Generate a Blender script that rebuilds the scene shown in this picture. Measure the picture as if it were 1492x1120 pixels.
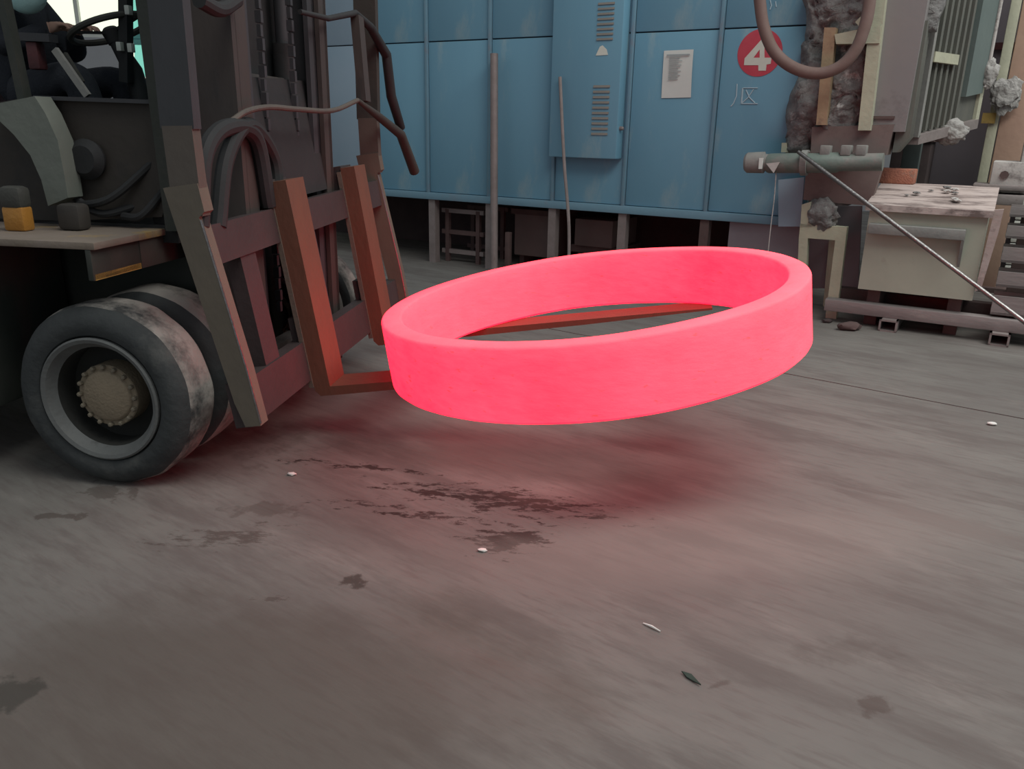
import bpy, bmesh, math, random
import numpy as np
from mathutils import Vector, Matrix, noise

for _o in list(bpy.data.objects): bpy.data.objects.remove(_o)
random.seed(7)
SC = bpy.context.scene
COL = SC.collection

# ---------------------------------------------------------------- camera
FOC, PITCH, ROLL, CH = 1161.3, .3106, .0198, 1.55        # focal length in px of a 1492 px frame
_f = Vector((0, math.cos(PITCH), -math.sin(PITCH)))
_u0 = Vector((0, math.sin(PITCH), math.cos(PITCH)))
_r0 = Vector((1, 0, 0))
CR = _r0*math.cos(ROLL) + _u0*math.sin(ROLL)
CU = -_r0*math.sin(ROLL) + _u0*math.cos(ROLL)
CF = _f
CAM = Vector((0, 0, CH))
cd = bpy.data.cameras.new('camera'); cam = bpy.data.objects.new('camera', cd); COL.objects.link(cam)
cd.sensor_width = 36; cd.lens = FOC/1492*36; cd.clip_end = 200
m = Matrix((CR, CU, -CF)).transposed().to_4x4(); m.translation = CAM
cam.matrix_world = m
SC.camera = cam
SC.view_settings.view_transform = 'Standard'; SC.view_settings.look = 'None'
SC.view_settings.exposure = 0.0; SC.view_settings.gamma = 1.0
SC.view_settings.use_curve_mapping = False

# ---------------------------------------------------------------- light
W = bpy.data.worlds.new('world'); SC.world = W; W.use_nodes = True
W.node_tree.nodes['Background'].inputs[0].default_value = (.86, .93, 1.0, 1)
W.node_tree.nodes['Background'].inputs[1].default_value = .36
def area(name, loc, aim, sx, sy, power, col):
    l = bpy.data.lights.new(name, 'AREA'); l.shape = 'RECTANGLE'; l.size = sx; l.size_y = sy
    l.energy = power; l.color = col
    o = bpy.data.objects.new(name, l); COL.objects.link(o); o.location = loc
    o.rotation_euler = (Vector(aim)-Vector(loc)).to_track_quat('-Z', 'Y').to_euler()
    return o
area('added_top_light', (4.6, 1.5, 8.5), (3.6, 4.0, 0), 10, 3, 630, (.98, .97, .92))  # added overhead area lamps, unseen, for soft light from the right
area('added_top_light', (6.5, 6.0, 8.5), (4.5, 5.5, 0), 8, 3, 300, (.97, .97, .95))

# ---------------------------------------------------------------- helpers
def ray(u, v): return CR*((u-746)/FOC) + CU*((560-v)/FOC) + CF
def on_z(u, v, z=0.0):
    d = ray(u, v); return CAM + d*((z-CH)/d.z)
# frame of the furnace row: x along its front, y away from the camera
AW = .5348
FW = Matrix.Rotation(-AW, 4, 'Z')
NV = Vector((math.sin(AW), math.cos(AW), 0)); TV = Vector((math.cos(AW), -math.sin(AW), 0))
def wp(u, v, D):                          # measured spot on the plane at depth D of the furnace row
    d = ray(u, v); P = CAM + d*(D/d.dot(NV)); return Vector((P.dot(TV), D, P.z))
def wt(u, v, t):                          # measured spot on a plane square to the furnace front
    d = ray(u, v); P = CAM + d*(t/d.dot(TV)); return Vector((t, P.dot(NV), P.z))
# frame of the truck: x forward, y across away from the camera, z up
HD = math.radians(-9); TO = Vector((-1.774, 3.221, 0))
FT = Matrix.Translation(TO) @ Matrix.Rotation(HD, 4, 'Z')
TFv = Vector((math.cos(HD), math.sin(HD), 0)); TLv = Vector((-math.sin(HD), math.cos(HD), 0))
def tl(u, v, l):                          # on the plane y = l of the truck
    d = ray(u, v); P = CAM + d*((l-(CAM-TO).dot(TLv))/d.dot(TLv)); return FT.inverted() @ P
def ts(u, v, s):                          # on the plane x = s of the truck
    d = ray(u, v); P = CAM + d*((s-(CAM-TO).dot(TFv))/d.dot(TFv)); return FT.inverted() @ P
ID = Matrix.Identity(4)

ORI = {}
def tag(o, label=None, cat=None, group=None, kind=None):
    if label: o['label'] = label
    if cat: o['category'] = cat
    if group: o['group'] = group
    if kind: o['kind'] = kind
    return o
def thing(name, loc, frame=ID, **k):
    o = bpy.data.objects.new(name, None); COL.objects.link(o); o.empty_display_size = .1
    o.matrix_world = frame @ Matrix.Translation(Vector(loc)); ORI[o] = Vector(loc)
    return tag(o, **k)

class MB:
    def __init__(s): s.b = bmesh.new()
    def mesh(s, vs, fs, smooth=False, mi=0):
        bv = [s.b.verts.new(v) for v in vs]
        for f in fs:
            try:
                q = s.b.faces.new([bv[i] for i in f]); q.smooth = smooth; q.material_index = mi
            except ValueError: pass
        return s
    def hexa(s, c, mi=0):                # 8 corners: bottom ring then top ring
        return s.mesh(c, [(3,2,1,0),(4,5,6,7),(0,1,5,4),(1,2,6,5),(2,3,7,6),(3,0,4,7)], mi=mi)
    def box(s, a, b, bev=0.0, mi=0):
        x0,y0,z0 = [min(p,q) for p,q in zip(a,b)]; x1,y1,z1 = [max(p,q) for p,q in zip(a,b)]
        if bev:
            t = bmesh.new()
            vs = [t.verts.new(v) for v in ((x0,y0,z0),(x1,y0,z0),(x1,y1,z0),(x0,y1,z0),(x0,y0,z1),(x1,y0,z1),(x1,y1,z1),(x0,y1,z1))]
            for f in ((3,2,1,0),(4,5,6,7),(0,1,5,4),(1,2,6,5),(2,3,7,6),(3,0,4,7)): t.faces.new([vs[i] for i in f])
            bmesh.ops.bevel(t, geom=t.edges[:], offset=bev, segments=2, affect='EDGES', profile=.5)
            t.verts.index_update()
            s.mesh([v.co.copy() for v in t.verts], [[v.index for v in f.verts] for f in t.faces], mi=mi); t.free()
            return s
        return s.hexa(((x0,y0,z0),(x1,y0,z0),(x1,y1,z0),(x0,y1,z0),(x0,y0,z1),(x1,y0,z1),(x1,y1,z1),(x0,y1,z1)), mi)
    def bar(s, p, q, w, d, up=(0,0,1), bev=0):     # square bar from p to q, w sideways, d along up
        p, q = Vector(p), Vector(q); ax = (q-p).normalized()
        sd = ax.cross(Vector(up))
        if sd.length < 1e-4: sd = ax.cross(Vector((0,1,0)))
        sd.normalize(); u = sd.cross(ax).normalized()
        c = []
        for e in (p, q):
            for i, j in ((-1,-1),(1,-1),(1,1),(-1,1)): c.append(e + sd*(i*w/2) + u*(j*d/2))
        return s.hexa(c)
    def prism(s, pts, off):              # polygon of 3D points pushed by the vector off
        off = Vector(off); n = len(pts); vs = [Vector(p) for p in pts]; vs += [v+off for v in vs]
        fs = [list(range(n-1,-1,-1)), list(range(n,2*n))] + [(i,(i+1)%n,n+(i+1)%n,n+i) for i in range(n)]
        return s.mesh(vs, fs)
    def tube(s, pts, r, n=10, cap=True, mi=0):
        pts = [Vector(p) for p in pts]; rs = r if isinstance(r, (list, tuple)) else [r]*len(pts)
        vs, fs = [], []; ref = None
        for i, p in enumerate(pts):
            ax = (pts[min(i+1,len(pts)-1)] - pts[max(i-1,0)]).normalized()
            if ref is None:
                ref = ax.cross(Vector((0,0,1)))
                if ref.length < .05: ref = ax.cross(Vector((0,1,0)))
            ref = (ref - ax*ref.dot(ax)).normalized(); w = ax.cross(ref)
            for k in range(n):
                a = 2*math.pi*k/n; vs.append(p + (ref*math.cos(a) + w*math.sin(a))*rs[i])
        for i in range(len(pts)-1):
            for k in range(n): fs.append((i*n+k, i*n+(k+1)%n, (i+1)*n+(k+1)%n, (i+1)*n+k))
        if cap: fs += [list(range(n-1,-1,-1)), [(len(pts)-1)*n+k for k in range(n)]]
        return s.mesh(vs, fs, True, mi)
    def lathe(s, prof, o, ax, n=48, close=False, mis=None):   # prof: (axial, radius) pairs
        ax = Vector(ax).normalized(); a = ax.orthogonal().normalized(); b = ax.cross(a); o = Vector(o)
        bv = []
        for (h, r) in prof:
            if r < 1e-6: bv.append([s.b.verts.new(o+ax*h)]*n)
            else: bv.append([s.b.verts.new(o + ax*h + (a*math.cos(2*math.pi*k/n) + b*math.sin(2*math.pi*k/n))*r) for k in range(n)])
        m_ = len(prof)
        for i in range(m_ if close else m_-1):
            A, B = bv[i], bv[(i+1)%m_]
            for k in range(n):
                q = []
                for v in (A[k], A[(k+1)%n], B[(k+1)%n], B[k]):
                    if v not in q: q.append(v)
                if len(q) > 2:
                    try:
                        f = s.b.faces.new(q); f.smooth = True
                        if mis: f.material_index = mis[i]
                    except ValueError: pass
        return s
    def build(s, name, mat, parent=None, frame=ID, origin=None, sharp=35, **k):
        bmesh.ops.recalc_face_normals(s.b, faces=s.b.faces[:])
        me = bpy.data.meshes.new(name)
        co = [v.co for v in s.b.verts]
        lo = Vector([min(c[i] for c in co) for i in range(3)]); hi = Vector([max(c[i] for c in co) for i in range(3)])
        org = Vector(origin) if origin is not None else Vector(((lo.x+hi.x)/2, (lo.y+hi.y)/2, lo.z))
        for v in s.b.verts: v.co -= org
        s.b.to_mesh(me); s.b.free()
        for mm in (mat if isinstance(mat, (list, tuple)) else [mat]): me.materials.append(mm)
        try: me.set_sharp_from_angle(angle=math.radians(sharp))
        except Exception: pass
        o = bpy.data.objects.new(name, me); COL.objects.link(o); ORI[o] = org
        if parent is not None:
            o.parent = parent; o.matrix_local = Matrix.Translation(org - ORI[parent])
        else: o.matrix_world = frame @ Matrix.Translation(org)
        return tag(o, **k)

def copy_tree(o, parent=None):
    c = o.copy(); COL.objects.link(c); ORI[c] = ORI[o].copy()
    if parent is not None: c.parent = parent; c.matrix_local = o.matrix_local.copy()
    for ch in list(o.children): copy_tree(ch, c)
    return c

def curve_pts(P, n=8):                   # Catmull-Rom through points
    P = [Vector(p) for p in P]; Q = [P[0]*2-P[1]] + P + [P[-1]*2-P[-2]]; out = []
    for i in range(1, len(Q)-2):
        a, b, c, d = Q[i-1:i+3]
        for k in range(n):
            t = k/n; out.append(.5*((2*b) + (c-a)*t + (2*a-5*b+4*c-d)*t*t + (3*b-a-3*c+d)*t**3))
    out.append(P[-1]); return out

# ---------------------------------------------------------------- materials
MATS = {}
def mat(name, c1, c2=None, c3=None, sc=4.0, rough=.7, metal=0.0, bump=.15, bsc=None, stretch=(1,1,1), cover=.62, spec=.35):
    if name in MATS: return MATS[name]
    M = bpy.data.materials.new(name); M.use_nodes = True; N = M.node_tree.nodes; L = M.node_tree.links
    B = N['Principled BSDF']; B.inputs['Roughness'].default_value = rough; B.inputs['Metallic'].default_value = metal
    B.inputs['Specular IOR Level'].default_value = spec
    c2 = c2 or tuple(x*.72 for x in c1)
    tc = N.new('ShaderNodeTexCoord'); mp = N.new('ShaderNodeMapping'); mp.inputs['Scale'].default_value = stretch
    L.new(tc.outputs['Object'], mp.inputs['Vector'])
    n1 = N.new('ShaderNodeTexNoise'); n1.inputs['Scale'].default_value = sc; n1.inputs['Detail'].default_value = 8
    n1.inputs['Roughness'].default_value = .62; L.new(mp.outputs[0], n1.inputs['Vector'])
    r1 = N.new('ShaderNodeValToRGB'); r1.color_ramp.elements[0].position = .3; r1.color_ramp.elements[1].position = .7
    r1.color_ramp.elements[0].color = (*c1, 1); r1.color_ramp.elements[1].color = (*c2, 1)
    L.new(n1.outputs['Fac'], r1.inputs['Fac']); out = r1.outputs['Color']
    if c3:
        n2 = N.new('ShaderNodeTexNoise'); n2.inputs['Scale'].default_value = sc*.55; n2.inputs['Detail'].default_value = 10
        n2.inputs['Roughness'].default_value = .7
        ad = N.new('ShaderNodeVectorMath'); ad.inputs[1].default_value = (7.3, 2.1, 4.4); L.new(mp.outputs[0], ad.inputs[0])
        L.new(ad.outputs[0], n2.inputs['Vector'])
        r2 = N.new('ShaderNodeMapRange'); r2.inputs[1].default_value = cover-.05; r2.inputs[2].default_value = cover+.08
        L.new(n2.outputs['Fac'], r2.inputs[0])
        mx = N.new('ShaderNodeMix'); mx.data_type = 'RGBA'; L.new(r2.outputs[0], mx.inputs['Factor'])
        L.new(out, mx.inputs['A']); mx.inputs['B'].default_value = (*c3, 1); out = mx.outputs['Result']
    L.new(out, B.inputs['Base Color'])
    if bump:
        nb = N.new('ShaderNodeTexNoise'); nb.inputs['Scale'].default_value = bsc or sc*6; nb.inputs['Detail'].default_value = 6
        L.new(mp.outputs[0], nb.inputs['Vector'])
        bp = N.new('ShaderNodeBump'); bp.inputs['Strength'].default_value = bump; bp.inputs['Distance'].default_value = .02
        L.new(nb.outputs['Fac'], bp.inputs['Height']); L.new(bp.outputs[0], B.inputs['Normal'])
    MATS[name] = M; return M

def emit(name, col, strength):
    M = bpy.data.materials.new(name); M.use_nodes = True; B = M.node_tree.nodes['Principled BSDF']
    B.inputs['Base Color'].default_value = (.5,.5,.5,1); B.inputs['Emission Color'].default_value = (*col,1)
    B.inputs['Emission Strength'].default_value = strength; MATS[name] = M; return M

M_blue   = mat('blue_paint', (.150,.335,.450), (.170,.365,.475), (.320,.445,.465), sc=1.3, rough=.5, bump=.05, stretch=(1.6,1.6,.55), cover=.56)
M_blue2  = mat('blue_paint_rib', (.145,.285,.365), (.170,.305,.385), (.20,.25,.30), sc=3, rough=.55, bump=.08)
M_bluegr = mat('grey_blue_paint', (.29,.38,.45), (.24,.345,.42), sc=1.2, rough=.5, bump=.05)
M_under  = mat('soot_brown_steel', (.085,.058,.056), (.125,.085,.078), sc=5, rough=.85)
M_black   = mat('near_black', (.050,.038,.038), (.070,.052,.050), sc=5, rough=.9)
M_greyst = mat('weathered_grey_steel', (.21,.18,.17), (.28,.245,.235), (.13,.085,.07), sc=7, rough=.55, metal=.2, cover=.66)
M_steel  = mat('bare_steel', (.17,.165,.16), (.27,.265,.26), (.12,.10,.09), sc=9, rough=.30, metal=.85, cover=.68)
M_white  = mat('white_paper', (.68,.72,.68), (.60,.64,.60), sc=3, rough=.8, bump=.03)
M_ink    = mat('printed_grey', (.30,.34,.35), (.36,.40,.40), sc=10, rough=.8, bump=0)
M_red    = mat('red_paint', (.50,.055,.085), (.56,.085,.115), sc=6, rough=.55, bump=.04)
M_white2 = mat('white_paint', (.66,.70,.62), (.60,.63,.55), sc=9, rough=.6, bump=.04)
M_chalk  = mat('chalk', (.50,.66,.72), (.44,.58,.64), sc=30, rough=.9, bump=0)
M_wool   = mat('mineral_wool', (.13,.128,.125), (.245,.24,.232), (.60,.59,.56), sc=9, rough=.95, bump=1.0, bsc=30, cover=.60)
M_woolp  = mat('pale_wool', (.30,.295,.28), (.38,.37,.35), (.20,.195,.19), sc=9, rough=.95, bump=1.0, bsc=30, cover=.6)
M_cream  = mat('cream_paint', (.46,.46,.34), (.38,.385,.29), (.22,.17,.13), sc=6, rough=.6, cover=.66)
M_tan    = mat('tan_rusted_paint', (.38,.28,.17), (.30,.20,.13), (.16,.10,.08), sc=8, rough=.7)
M_brown  = mat('brown_heat_steel', (.155,.115,.105), (.185,.140,.130), (.10,.075,.07), sc=3.5, rough=.65, bump=.08)
M_grplate = mat('dull_grey_plate', (.215,.205,.205), (.235,.215,.21), (.16,.145,.145), sc=3, rough=.6, bump=.06)
M_green  = mat('green_paint', (.12,.165,.142), (.16,.185,.165), (.20,.19,.175), sc=5, rough=.5, cover=.55)
M_greyca = mat('dusty_grey_cap', (.26,.26,.24), (.20,.20,.19), sc=8, rough=.8)
M_hose   = mat('brown_rubber', (.155,.105,.09), (.19,.135,.12), sc=6, rough=.75, bump=.06)
M_cab    = mat('grey_green_cabinet', (.40,.415,.335), (.34,.35,.285), (.27,.23,.19), sc=2.6, rough=.55, bump=.05, cover=.68)
M_cabtop = mat('pink_rust_top', (.52,.44,.41), (.42,.34,.31), (.15,.115,.105), sc=6, rough=.8, stretch=(.6,2.6,1), cover=.535)
M_brick  = mat('orange_firebrick', (.46,.19,.12), (.34,.14,.10), (.25,.2,.16), sc=14, rough=.9, bump=.5)
M_slat   = mat('dark_olive_panel', (.105,.11,.098), (.135,.135,.115), sc=3, rough=.6, stretch=(3,3,.6))
M_slatg  = mat('dark_green_sheet', (.115,.150,.142), (.14,.175,.165), sc=2, rough=.6)
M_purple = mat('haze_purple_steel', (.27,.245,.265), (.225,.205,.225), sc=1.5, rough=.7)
M_wallg  = mat('grey_hall_wall', (.34,.35,.36), (.28,.29,.30), sc=.8, rough=.85)
M_tanwal = mat('salmon_column', (.44,.30,.22), (.38,.25,.19), sc=3, rough=.8)
M_shut   = mat('pale_shutter', (.58,.60,.55), (.50,.52,.48), sc=4, rough=.7)
M_dirtyw = mat('flaking_white', (.52,.50,.47), (.42,.40,.38), (.18,.16,.15), sc=10, rough=.8, cover=.60)
M_beam   = mat('grey_rolled_steel', (.30,.27,.26), (.22,.195,.19), (.36,.33,.31), sc=4, rough=.55, metal=.2, stretch=(.6,2,2))
M_tyre   = mat('tyre_rubber', (.032,.036,.037), (.050,.055,.055), (.075,.078,.074), sc=5, rough=.8, bump=.25, cover=.60)
M_tread  = mat('muddy_tread', (.32,.30,.27), (.27,.25,.225), (.04,.042,.042), sc=3.2, rough=.92, bump=.6, cover=.54)
M_rim    = mat('grey_rim', (.135,.142,.138), (.105,.108,.105), (.05,.05,.048), sc=8, rough=.6, cover=.66)
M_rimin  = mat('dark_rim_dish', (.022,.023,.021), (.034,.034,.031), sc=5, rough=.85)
M_hub    = mat('tan_greasy_hub', (.26,.21,.145), (.215,.175,.122), (.07,.06,.045), sc=14, rough=.7, bump=.3, cover=.66)
M_bolt   = mat('hub_bolt', (.21,.18,.13), (.15,.13,.1), sc=20, rough=.6)
M_tr     = mat('truck_dark_green', (.030,.035,.030), (.038,.043,.037), (.052,.050,.043), sc=3, rough=.7, cover=.60)
M_trbr   = mat('truck_dark_brown', (0.041,0.036,0.031), (0.051,0.044,0.038), (0.030,0.030,0.029), sc=3, rough=.7)
M_trbk   = mat('truck_black', (.020,.021,.022), (.028,.029,.030), sc=3, rough=.75)
M_mast   = mat('mast_brown', (0.059,0.048,0.042), (0.050,0.043,0.041), (0.032,0.031,0.032), sc=4, rough=.6, stretch=(1,1,.4), cover=.58)
M_mastgr = mat('mast_grey', (0.049,0.050,0.055), (0.038,0.040,0.043), sc=3, rough=.55, stretch=(1,1,.4))
M_plate  = mat('worn_tan_plate', (0.144,0.121,0.092), (0.113,0.098,0.078), (0.066,0.062,0.058), sc=4, rough=.6, stretch=(1,1,.6), cover=.60)
M_platd  = mat('worn_brown_plate', (0.100,0.084,0.070), (0.084,0.072,0.062), (0.056,0.053,0.048), sc=4, rough=.6, stretch=(1,1,.6), cover=.60)
M_fork   = mat('rusty_fork_steel', (.150,.068,.042), (.120,.060,.040), (.085,.055,.042), sc=5, rough=.6, stretch=(1,1,.5))
M_forkp  = mat('fork_pale_edge', (0.145,0.132,0.102), (0.115,0.104,0.085), (0.068,0.064,0.056), sc=9, rough=.6)
M_carr   = mat('carriage_steel', (0.053,0.038,0.038), (0.040,0.031,0.031), sc=4, rough=.65)
M_fend   = mat('fender_dusty_yellow', (.165,.135,.105), (.20,.165,.14), (.30,.20,.055), sc=7, rough=.75, cover=.62)
M_ggrey  = mat('grey_green_cowl', (.165,.18,.155), (.135,.15,.13), sc=4, rough=.65)
M_amber  = mat('amber_lens', (.42,.20,.04), (.34,.15,.03), sc=12, rough=.35)
M_dark2  = mat('lamp_grey', (.06,.06,.052), (.05,.05,.045), sc=8, rough=.6)
M_cloth  = mat('navy_work_clothes', (.022,.026,.034), (.030,.034,.042), sc=14, rough=.95, bump=.3)
M_pants  = mat('black_trousers', (.018,.019,.021), (.026,.027,.030), sc=14, rough=.95, bump=.3)
M_skin   = mat('skin', (.42,.26,.20), (.46,.29,.22), sc=20, rough=.6, bump=.05)
M_hair   = mat('black_hair', (.012,.011,.011), sc=60, rough=.7, bump=.6)
M_teal   = mat('pale_teal', (.42,.68,.68), (.46,.72,.70), sc=12, rough=.9)
M_redpat = mat('dark_red_vinyl', (.10,.03,.032), (.06,.025,.028), sc=10, rough=.6)
M_seat   = mat('black_vinyl', (.02,.018,.018), (.03,.026,.025), sc=9, rough=.6)
M_yel    = mat('yellow_paint', (.42,.29,.08), (.34,.22,.06), (.15,.11,.07), sc=8, rough=.6)
M_chip   = mat('white_chip', (.75,.75,.72), (.65,.65,.6), sc=20, rough=.7)
M_leaf   = mat('dark_green_scrap', (.05,.075,.06), (.035,.05,.04), sc=20, rough=.8)
M_day    = emit('daylight_window', (.90,.95,.74), 1.0)
def glass():
    M = bpy.data.materials.new('teal_glass'); M.use_nodes = True; N = M.node_tree.nodes; L = M.node_tree.links
    N.remove(N['Principled BSDF']); t = N.new('ShaderNodeBsdfTransparent'); t.inputs[0].default_value = (.50,.82,.82,1)
    g = N.new('ShaderNodeBsdfGlossy'); g.inputs['Roughness'].default_value = .05; mx = N.new('ShaderNodeMixShader'); mx.inputs[0].default_value = .07
    L.new(t.outputs[0], mx.inputs[1]); L.new(g.outputs[0], mx.inputs[2]); L.new(mx.outputs[0], N['Material Output'].inputs[0]); return M
M_glass = glass()

def ring_mat():
    M = bpy.data.materials.new('red_hot_steel'); M.use_nodes = True; N = M.node_tree.nodes; L = M.node_tree.links
    B = N['Principled BSDF']; B.inputs['Roughness'].default_value = .85; B.inputs['Base Color'].default_value = (.30,.19,.19,1)
    tc = N.new('ShaderNodeTexCoord')
    n1 = N.new('ShaderNodeTexNoise'); n1.inputs['Scale'].default_value = 2.2; n1.inputs['Detail'].default_value = 5; L.new(tc.outputs['Object'], n1.inputs['Vector'])
    mp = N.new('ShaderNodeMapping'); mp.inputs['Scale'].default_value = (1,1,3.2); L.new(tc.outputs['Object'], mp.inputs['Vector'])
    n2 = N.new('ShaderNodeTexNoise'); n2.inputs['Scale'].default_value = 9; n2.inputs['Detail'].default_value = 9; n2.inputs['Roughness'].default_value = .7
    L.new(mp.outputs[0], n2.inputs['Vector'])
    r = N.new('ShaderNodeValToRGB'); r.color_ramp.elements[0].position = .36; r.color_ramp.elements[1].position = .66
    r.color_ramp.elements[0].color = (1,.012,.080,1); r.color_ramp.elements[1].color = (1,.056,.136,1)
    ad = N.new('ShaderNodeMath'); ad.operation = 'MULTIPLY_ADD'; ad.inputs[1].default_value = .55
    m2 = N.new('ShaderNodeMath'); m2.operation = 'MULTIPLY'; m2.inputs[1].default_value = .45
    L.new(n2.outputs['Fac'], m2.inputs[0]); L.new(n1.outputs['Fac'], ad.inputs[0]); L.new(m2.outputs[0], ad.inputs[2]); L.new(ad.outputs[0], r.inputs['Fac'])
    # brighter red than the picture can hold: only the red channel overshoots
    vm = N.new('ShaderNodeVectorMath'); vm.operation = 'MULTIPLY'; vm.inputs[1].default_value = (2.9, 1, 1)
    L.new(r.outputs['Color'], vm.inputs[0]); L.new(vm.outputs[0], B.inputs['Emission Color']); B.inputs['Emission Strength'].default_value = 1
    # dark scale flecks
    n3 = N.new('ShaderNodeTexNoise'); n3.inputs['Scale'].default_value = 20; n3.inputs['Detail'].default_value = 6; L.new(mp.outputs[0], n3.inputs['Vector'])
    r3 = N.new('ShaderNodeMapRange'); r3.inputs[1].default_value = .655; r3.inputs[2].default_value = .73; r3.inputs[3].default_value = 1; r3.inputs[4].default_value = .38
    L.new(n3.outputs['Fac'], r3.inputs[0]); L.new(r3.outputs[0], B.inputs['Emission Strength'])
    bp = N.new('ShaderNodeBump'); bp.inputs['Strength'].default_value = .3; bp.inputs['Distance'].default_value = .01
    L.new(n2.outputs['Fac'], bp.inputs['Height']); L.new(bp.outputs[0], B.inputs['Normal'])
    return M
M_ring = ring_mat()

def floor_mat():
    M = bpy.data.materials.new('stained_shaded_concrete'); M.use_nodes = True; N = M.node_tree.nodes; L = M.node_tree.links
    B = N['Principled BSDF']; B.inputs['Specular IOR Level'].default_value = .3
    g = N.new('ShaderNodeNewGeometry'); P = g.outputs['Position']
    def nz(sc, det=8, rot=0, st=(1,1,1), ro=.6, off=(0,0,0)):
        vr = N.new('ShaderNodeVectorRotate'); vr.rotation_type = 'Z_AXIS'; vr.inputs['Angle'].default_value = rot; L.new(P, vr.inputs['Vector'])
        mp = N.new('ShaderNodeMapping'); mp.inputs['Scale'].default_value = st; mp.inputs['Location'].default_value = off
        L.new(vr.outputs[0], mp.inputs['Vector']); n = N.new('ShaderNodeTexNoise'); n.inputs['Scale'].default_value = sc; n.inputs['Detail'].default_value = det
        n.inputs['Roughness'].default_value = ro; L.new(mp.outputs[0], n.inputs['Vector']); return n.outputs['Fac']
    def mth(op, a, b, c=None):
        n = N.new('ShaderNodeMath'); n.operation = op
        for i, x in enumerate((a, b, c)):
            if x is None: continue
            if isinstance(x, (int, float)): n.inputs[i].default_value = x
            else: L.new(x, n.inputs[i])
        return n.outputs[0]
    def mr(x, a, b, c=0, d=1):
        n = N.new('ShaderNodeMapRange'); n.interpolation_type = 'SMOOTHSTEP'
        for i, y in enumerate((a,b,c,d)): n.inputs[i+1].default_value = y
        L.new(x, n.inputs[0]); return n.outputs[0]
    def mix(f, a, b):
        n = N.new('ShaderNodeMix'); n.data_type = 'RGBA'
        if isinstance(f, float): n.inputs['Factor'].default_value = f
        else: L.new(f, n.inputs['Factor'])
        for k, x in (('A', a), ('B', b)):
            if isinstance(x, tuple): n.inputs[k].default_value = (*x, 1)
            else: L.new(x, n.inputs[k])
        return n.outputs['Result']
    big = nz(.75, 6); mid = nz(3.4, 9, .62, (.32,1.3,1), .66); fine = nz(24, 7, .62, (.22,1.4,1), .65)
    col = mix(mr(big, .34, .66), (.146,.137,.126), (.184,.177,.161))
    col = mix(mth('MULTIPLY', mr(mid, .45, .64), .8), col, (.122,.108,.100))
    col = mix(mth('MULTIPLY', mr(nz(2.3, 9, .62, (.38,1.25,1), .68, (4,2,0)), .54, .72), .55), col, (.245,.23,.21))
    col = mix(mth('MULTIPLY', mr(fine, .46, .68), .5), col, (.12,.104,.096))
    crust = nz(15, 12, .1, (.55,1.3,1), .74, (1,5,0)); soft = nz(9, 8, .3, (1,1,1), .6, (9,1,0))
    def spot(u, v, ru, rv, s0, s1, inner, amt, colr, tex, col):
        # one stain or painted tone: measured centre on the floor, half sizes in metres, noise-broken edge
        c = on_z(u, v); a = N.new('ShaderNodeVectorMath'); a.operation = 'SUBTRACT'; L.new(P, a.inputs[0]); a.inputs[1].default_value = (c.x, c.y, 0)
        ro = N.new('ShaderNodeVectorRotate'); ro.rotation_type = 'Z_AXIS'; ro.inputs['Angle'].default_value = math.radians(inner); L.new(a.outputs[0], ro.inputs['Vector'])
        sc = N.new('ShaderNodeVectorMath'); sc.operation = 'MULTIPLY'; L.new(ro.outputs[0], sc.inputs[0]); sc.inputs[1].default_value = (1/ru, 1/rv, 0)
        ln = N.new('ShaderNodeVectorMath'); ln.operation = 'LENGTH'; L.new(sc.outputs[0], ln.inputs[0])
        d = mth('SUBTRACT', mth('MULTIPLY_ADD', tex, 7.5, -3.35) if tex is crust else (mth('MULTIPLY_ADD', tex, 4.0, -1.25) if tex is soft else mth('MULTIPLY_ADD', tex, 2.2, -.35)), ln.outputs['Value'])    # noise - distance
        return mix(mth('MULTIPLY', mr(d, s0, s1), amt), col, colr)
    dk = (.030,.024,.021); md = (.075,.060,.052)
    col = spot(140, 1060, 1.15, .66, -.45, .05, -12, .66, (.082,.066,.055), big, col)  # broad brown darker zone on the near left floor
    col = spot(15, 1010, .09, .07, -.4, .1, 0, .75, (.045,.042,.036), soft, col)
    col = spot(735, 728, .46, .12, -.45, .1, 14, .92, dk, crust, col)
    col = spot(778, 730, .15, .085, -.55, .2, 0, .55, md, crust, col)
    col = spot(743, 785, .16, .115, -.6, .0, 0, .95, dk, crust, col)
    col = spot(615, 716, .22, .05, -.3, .1, 12, .9, dk, crust, col)
    col = spot(520, 680, .55, .05, -.05, .35, 10, .92, dk, crust, col)
    col = spot(545, 738, .34, .07, .05, .45, 12, .8, dk, crust, col)
    col = spot(640, 752, .40, .07, .1, .45, 10, .8, dk, crust, col)
    col = spot(388, 741, .16, .07, -.3, .2, -5, .5, md, soft, col)
    col = spot(322, 783, .26, .10, -.3, .4, -12, .75, md, crust, col)
    col = spot(515, 847, .055, .05, -.3, .1, 0, .85, (.05,.042,.036), soft, col)
    col = spot(402, 872, .06, .025, -.1, .1, 0, .7, md, crust, col)
    col = spot(95, 752, .10, .04, -.2, .1, 0, .7, md, soft, col)
    col = spot(160, 716, .14, .07, -.2, .1, 30, .6, md, soft, col)
    col = spot(1268, 1030, .065, .045, -.3, .2, -20, .6, (.075,.056,.048), soft, col)
    col = spot(1230, 945, .16, .06, -.5, .2, 0, .25, md, soft, col)
    col = spot(1040, 1000, .05, .015, -.3, .2, -25, .5, md, soft, col)
    col = spot(260, 640, .6, .35, -.4, .2, 0, .35, md, soft, col)
    col = spot(760, 672, .85, .22, -.5, .2, 10, .50, (.06,.046,.042), big, col)  # cast shadow of the ring, painted into the floor colour
    col = spot(1080, 790, 1.1, .3, -.5, .25, -10, .30, (.27,.25,.225), mid, col)
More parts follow.
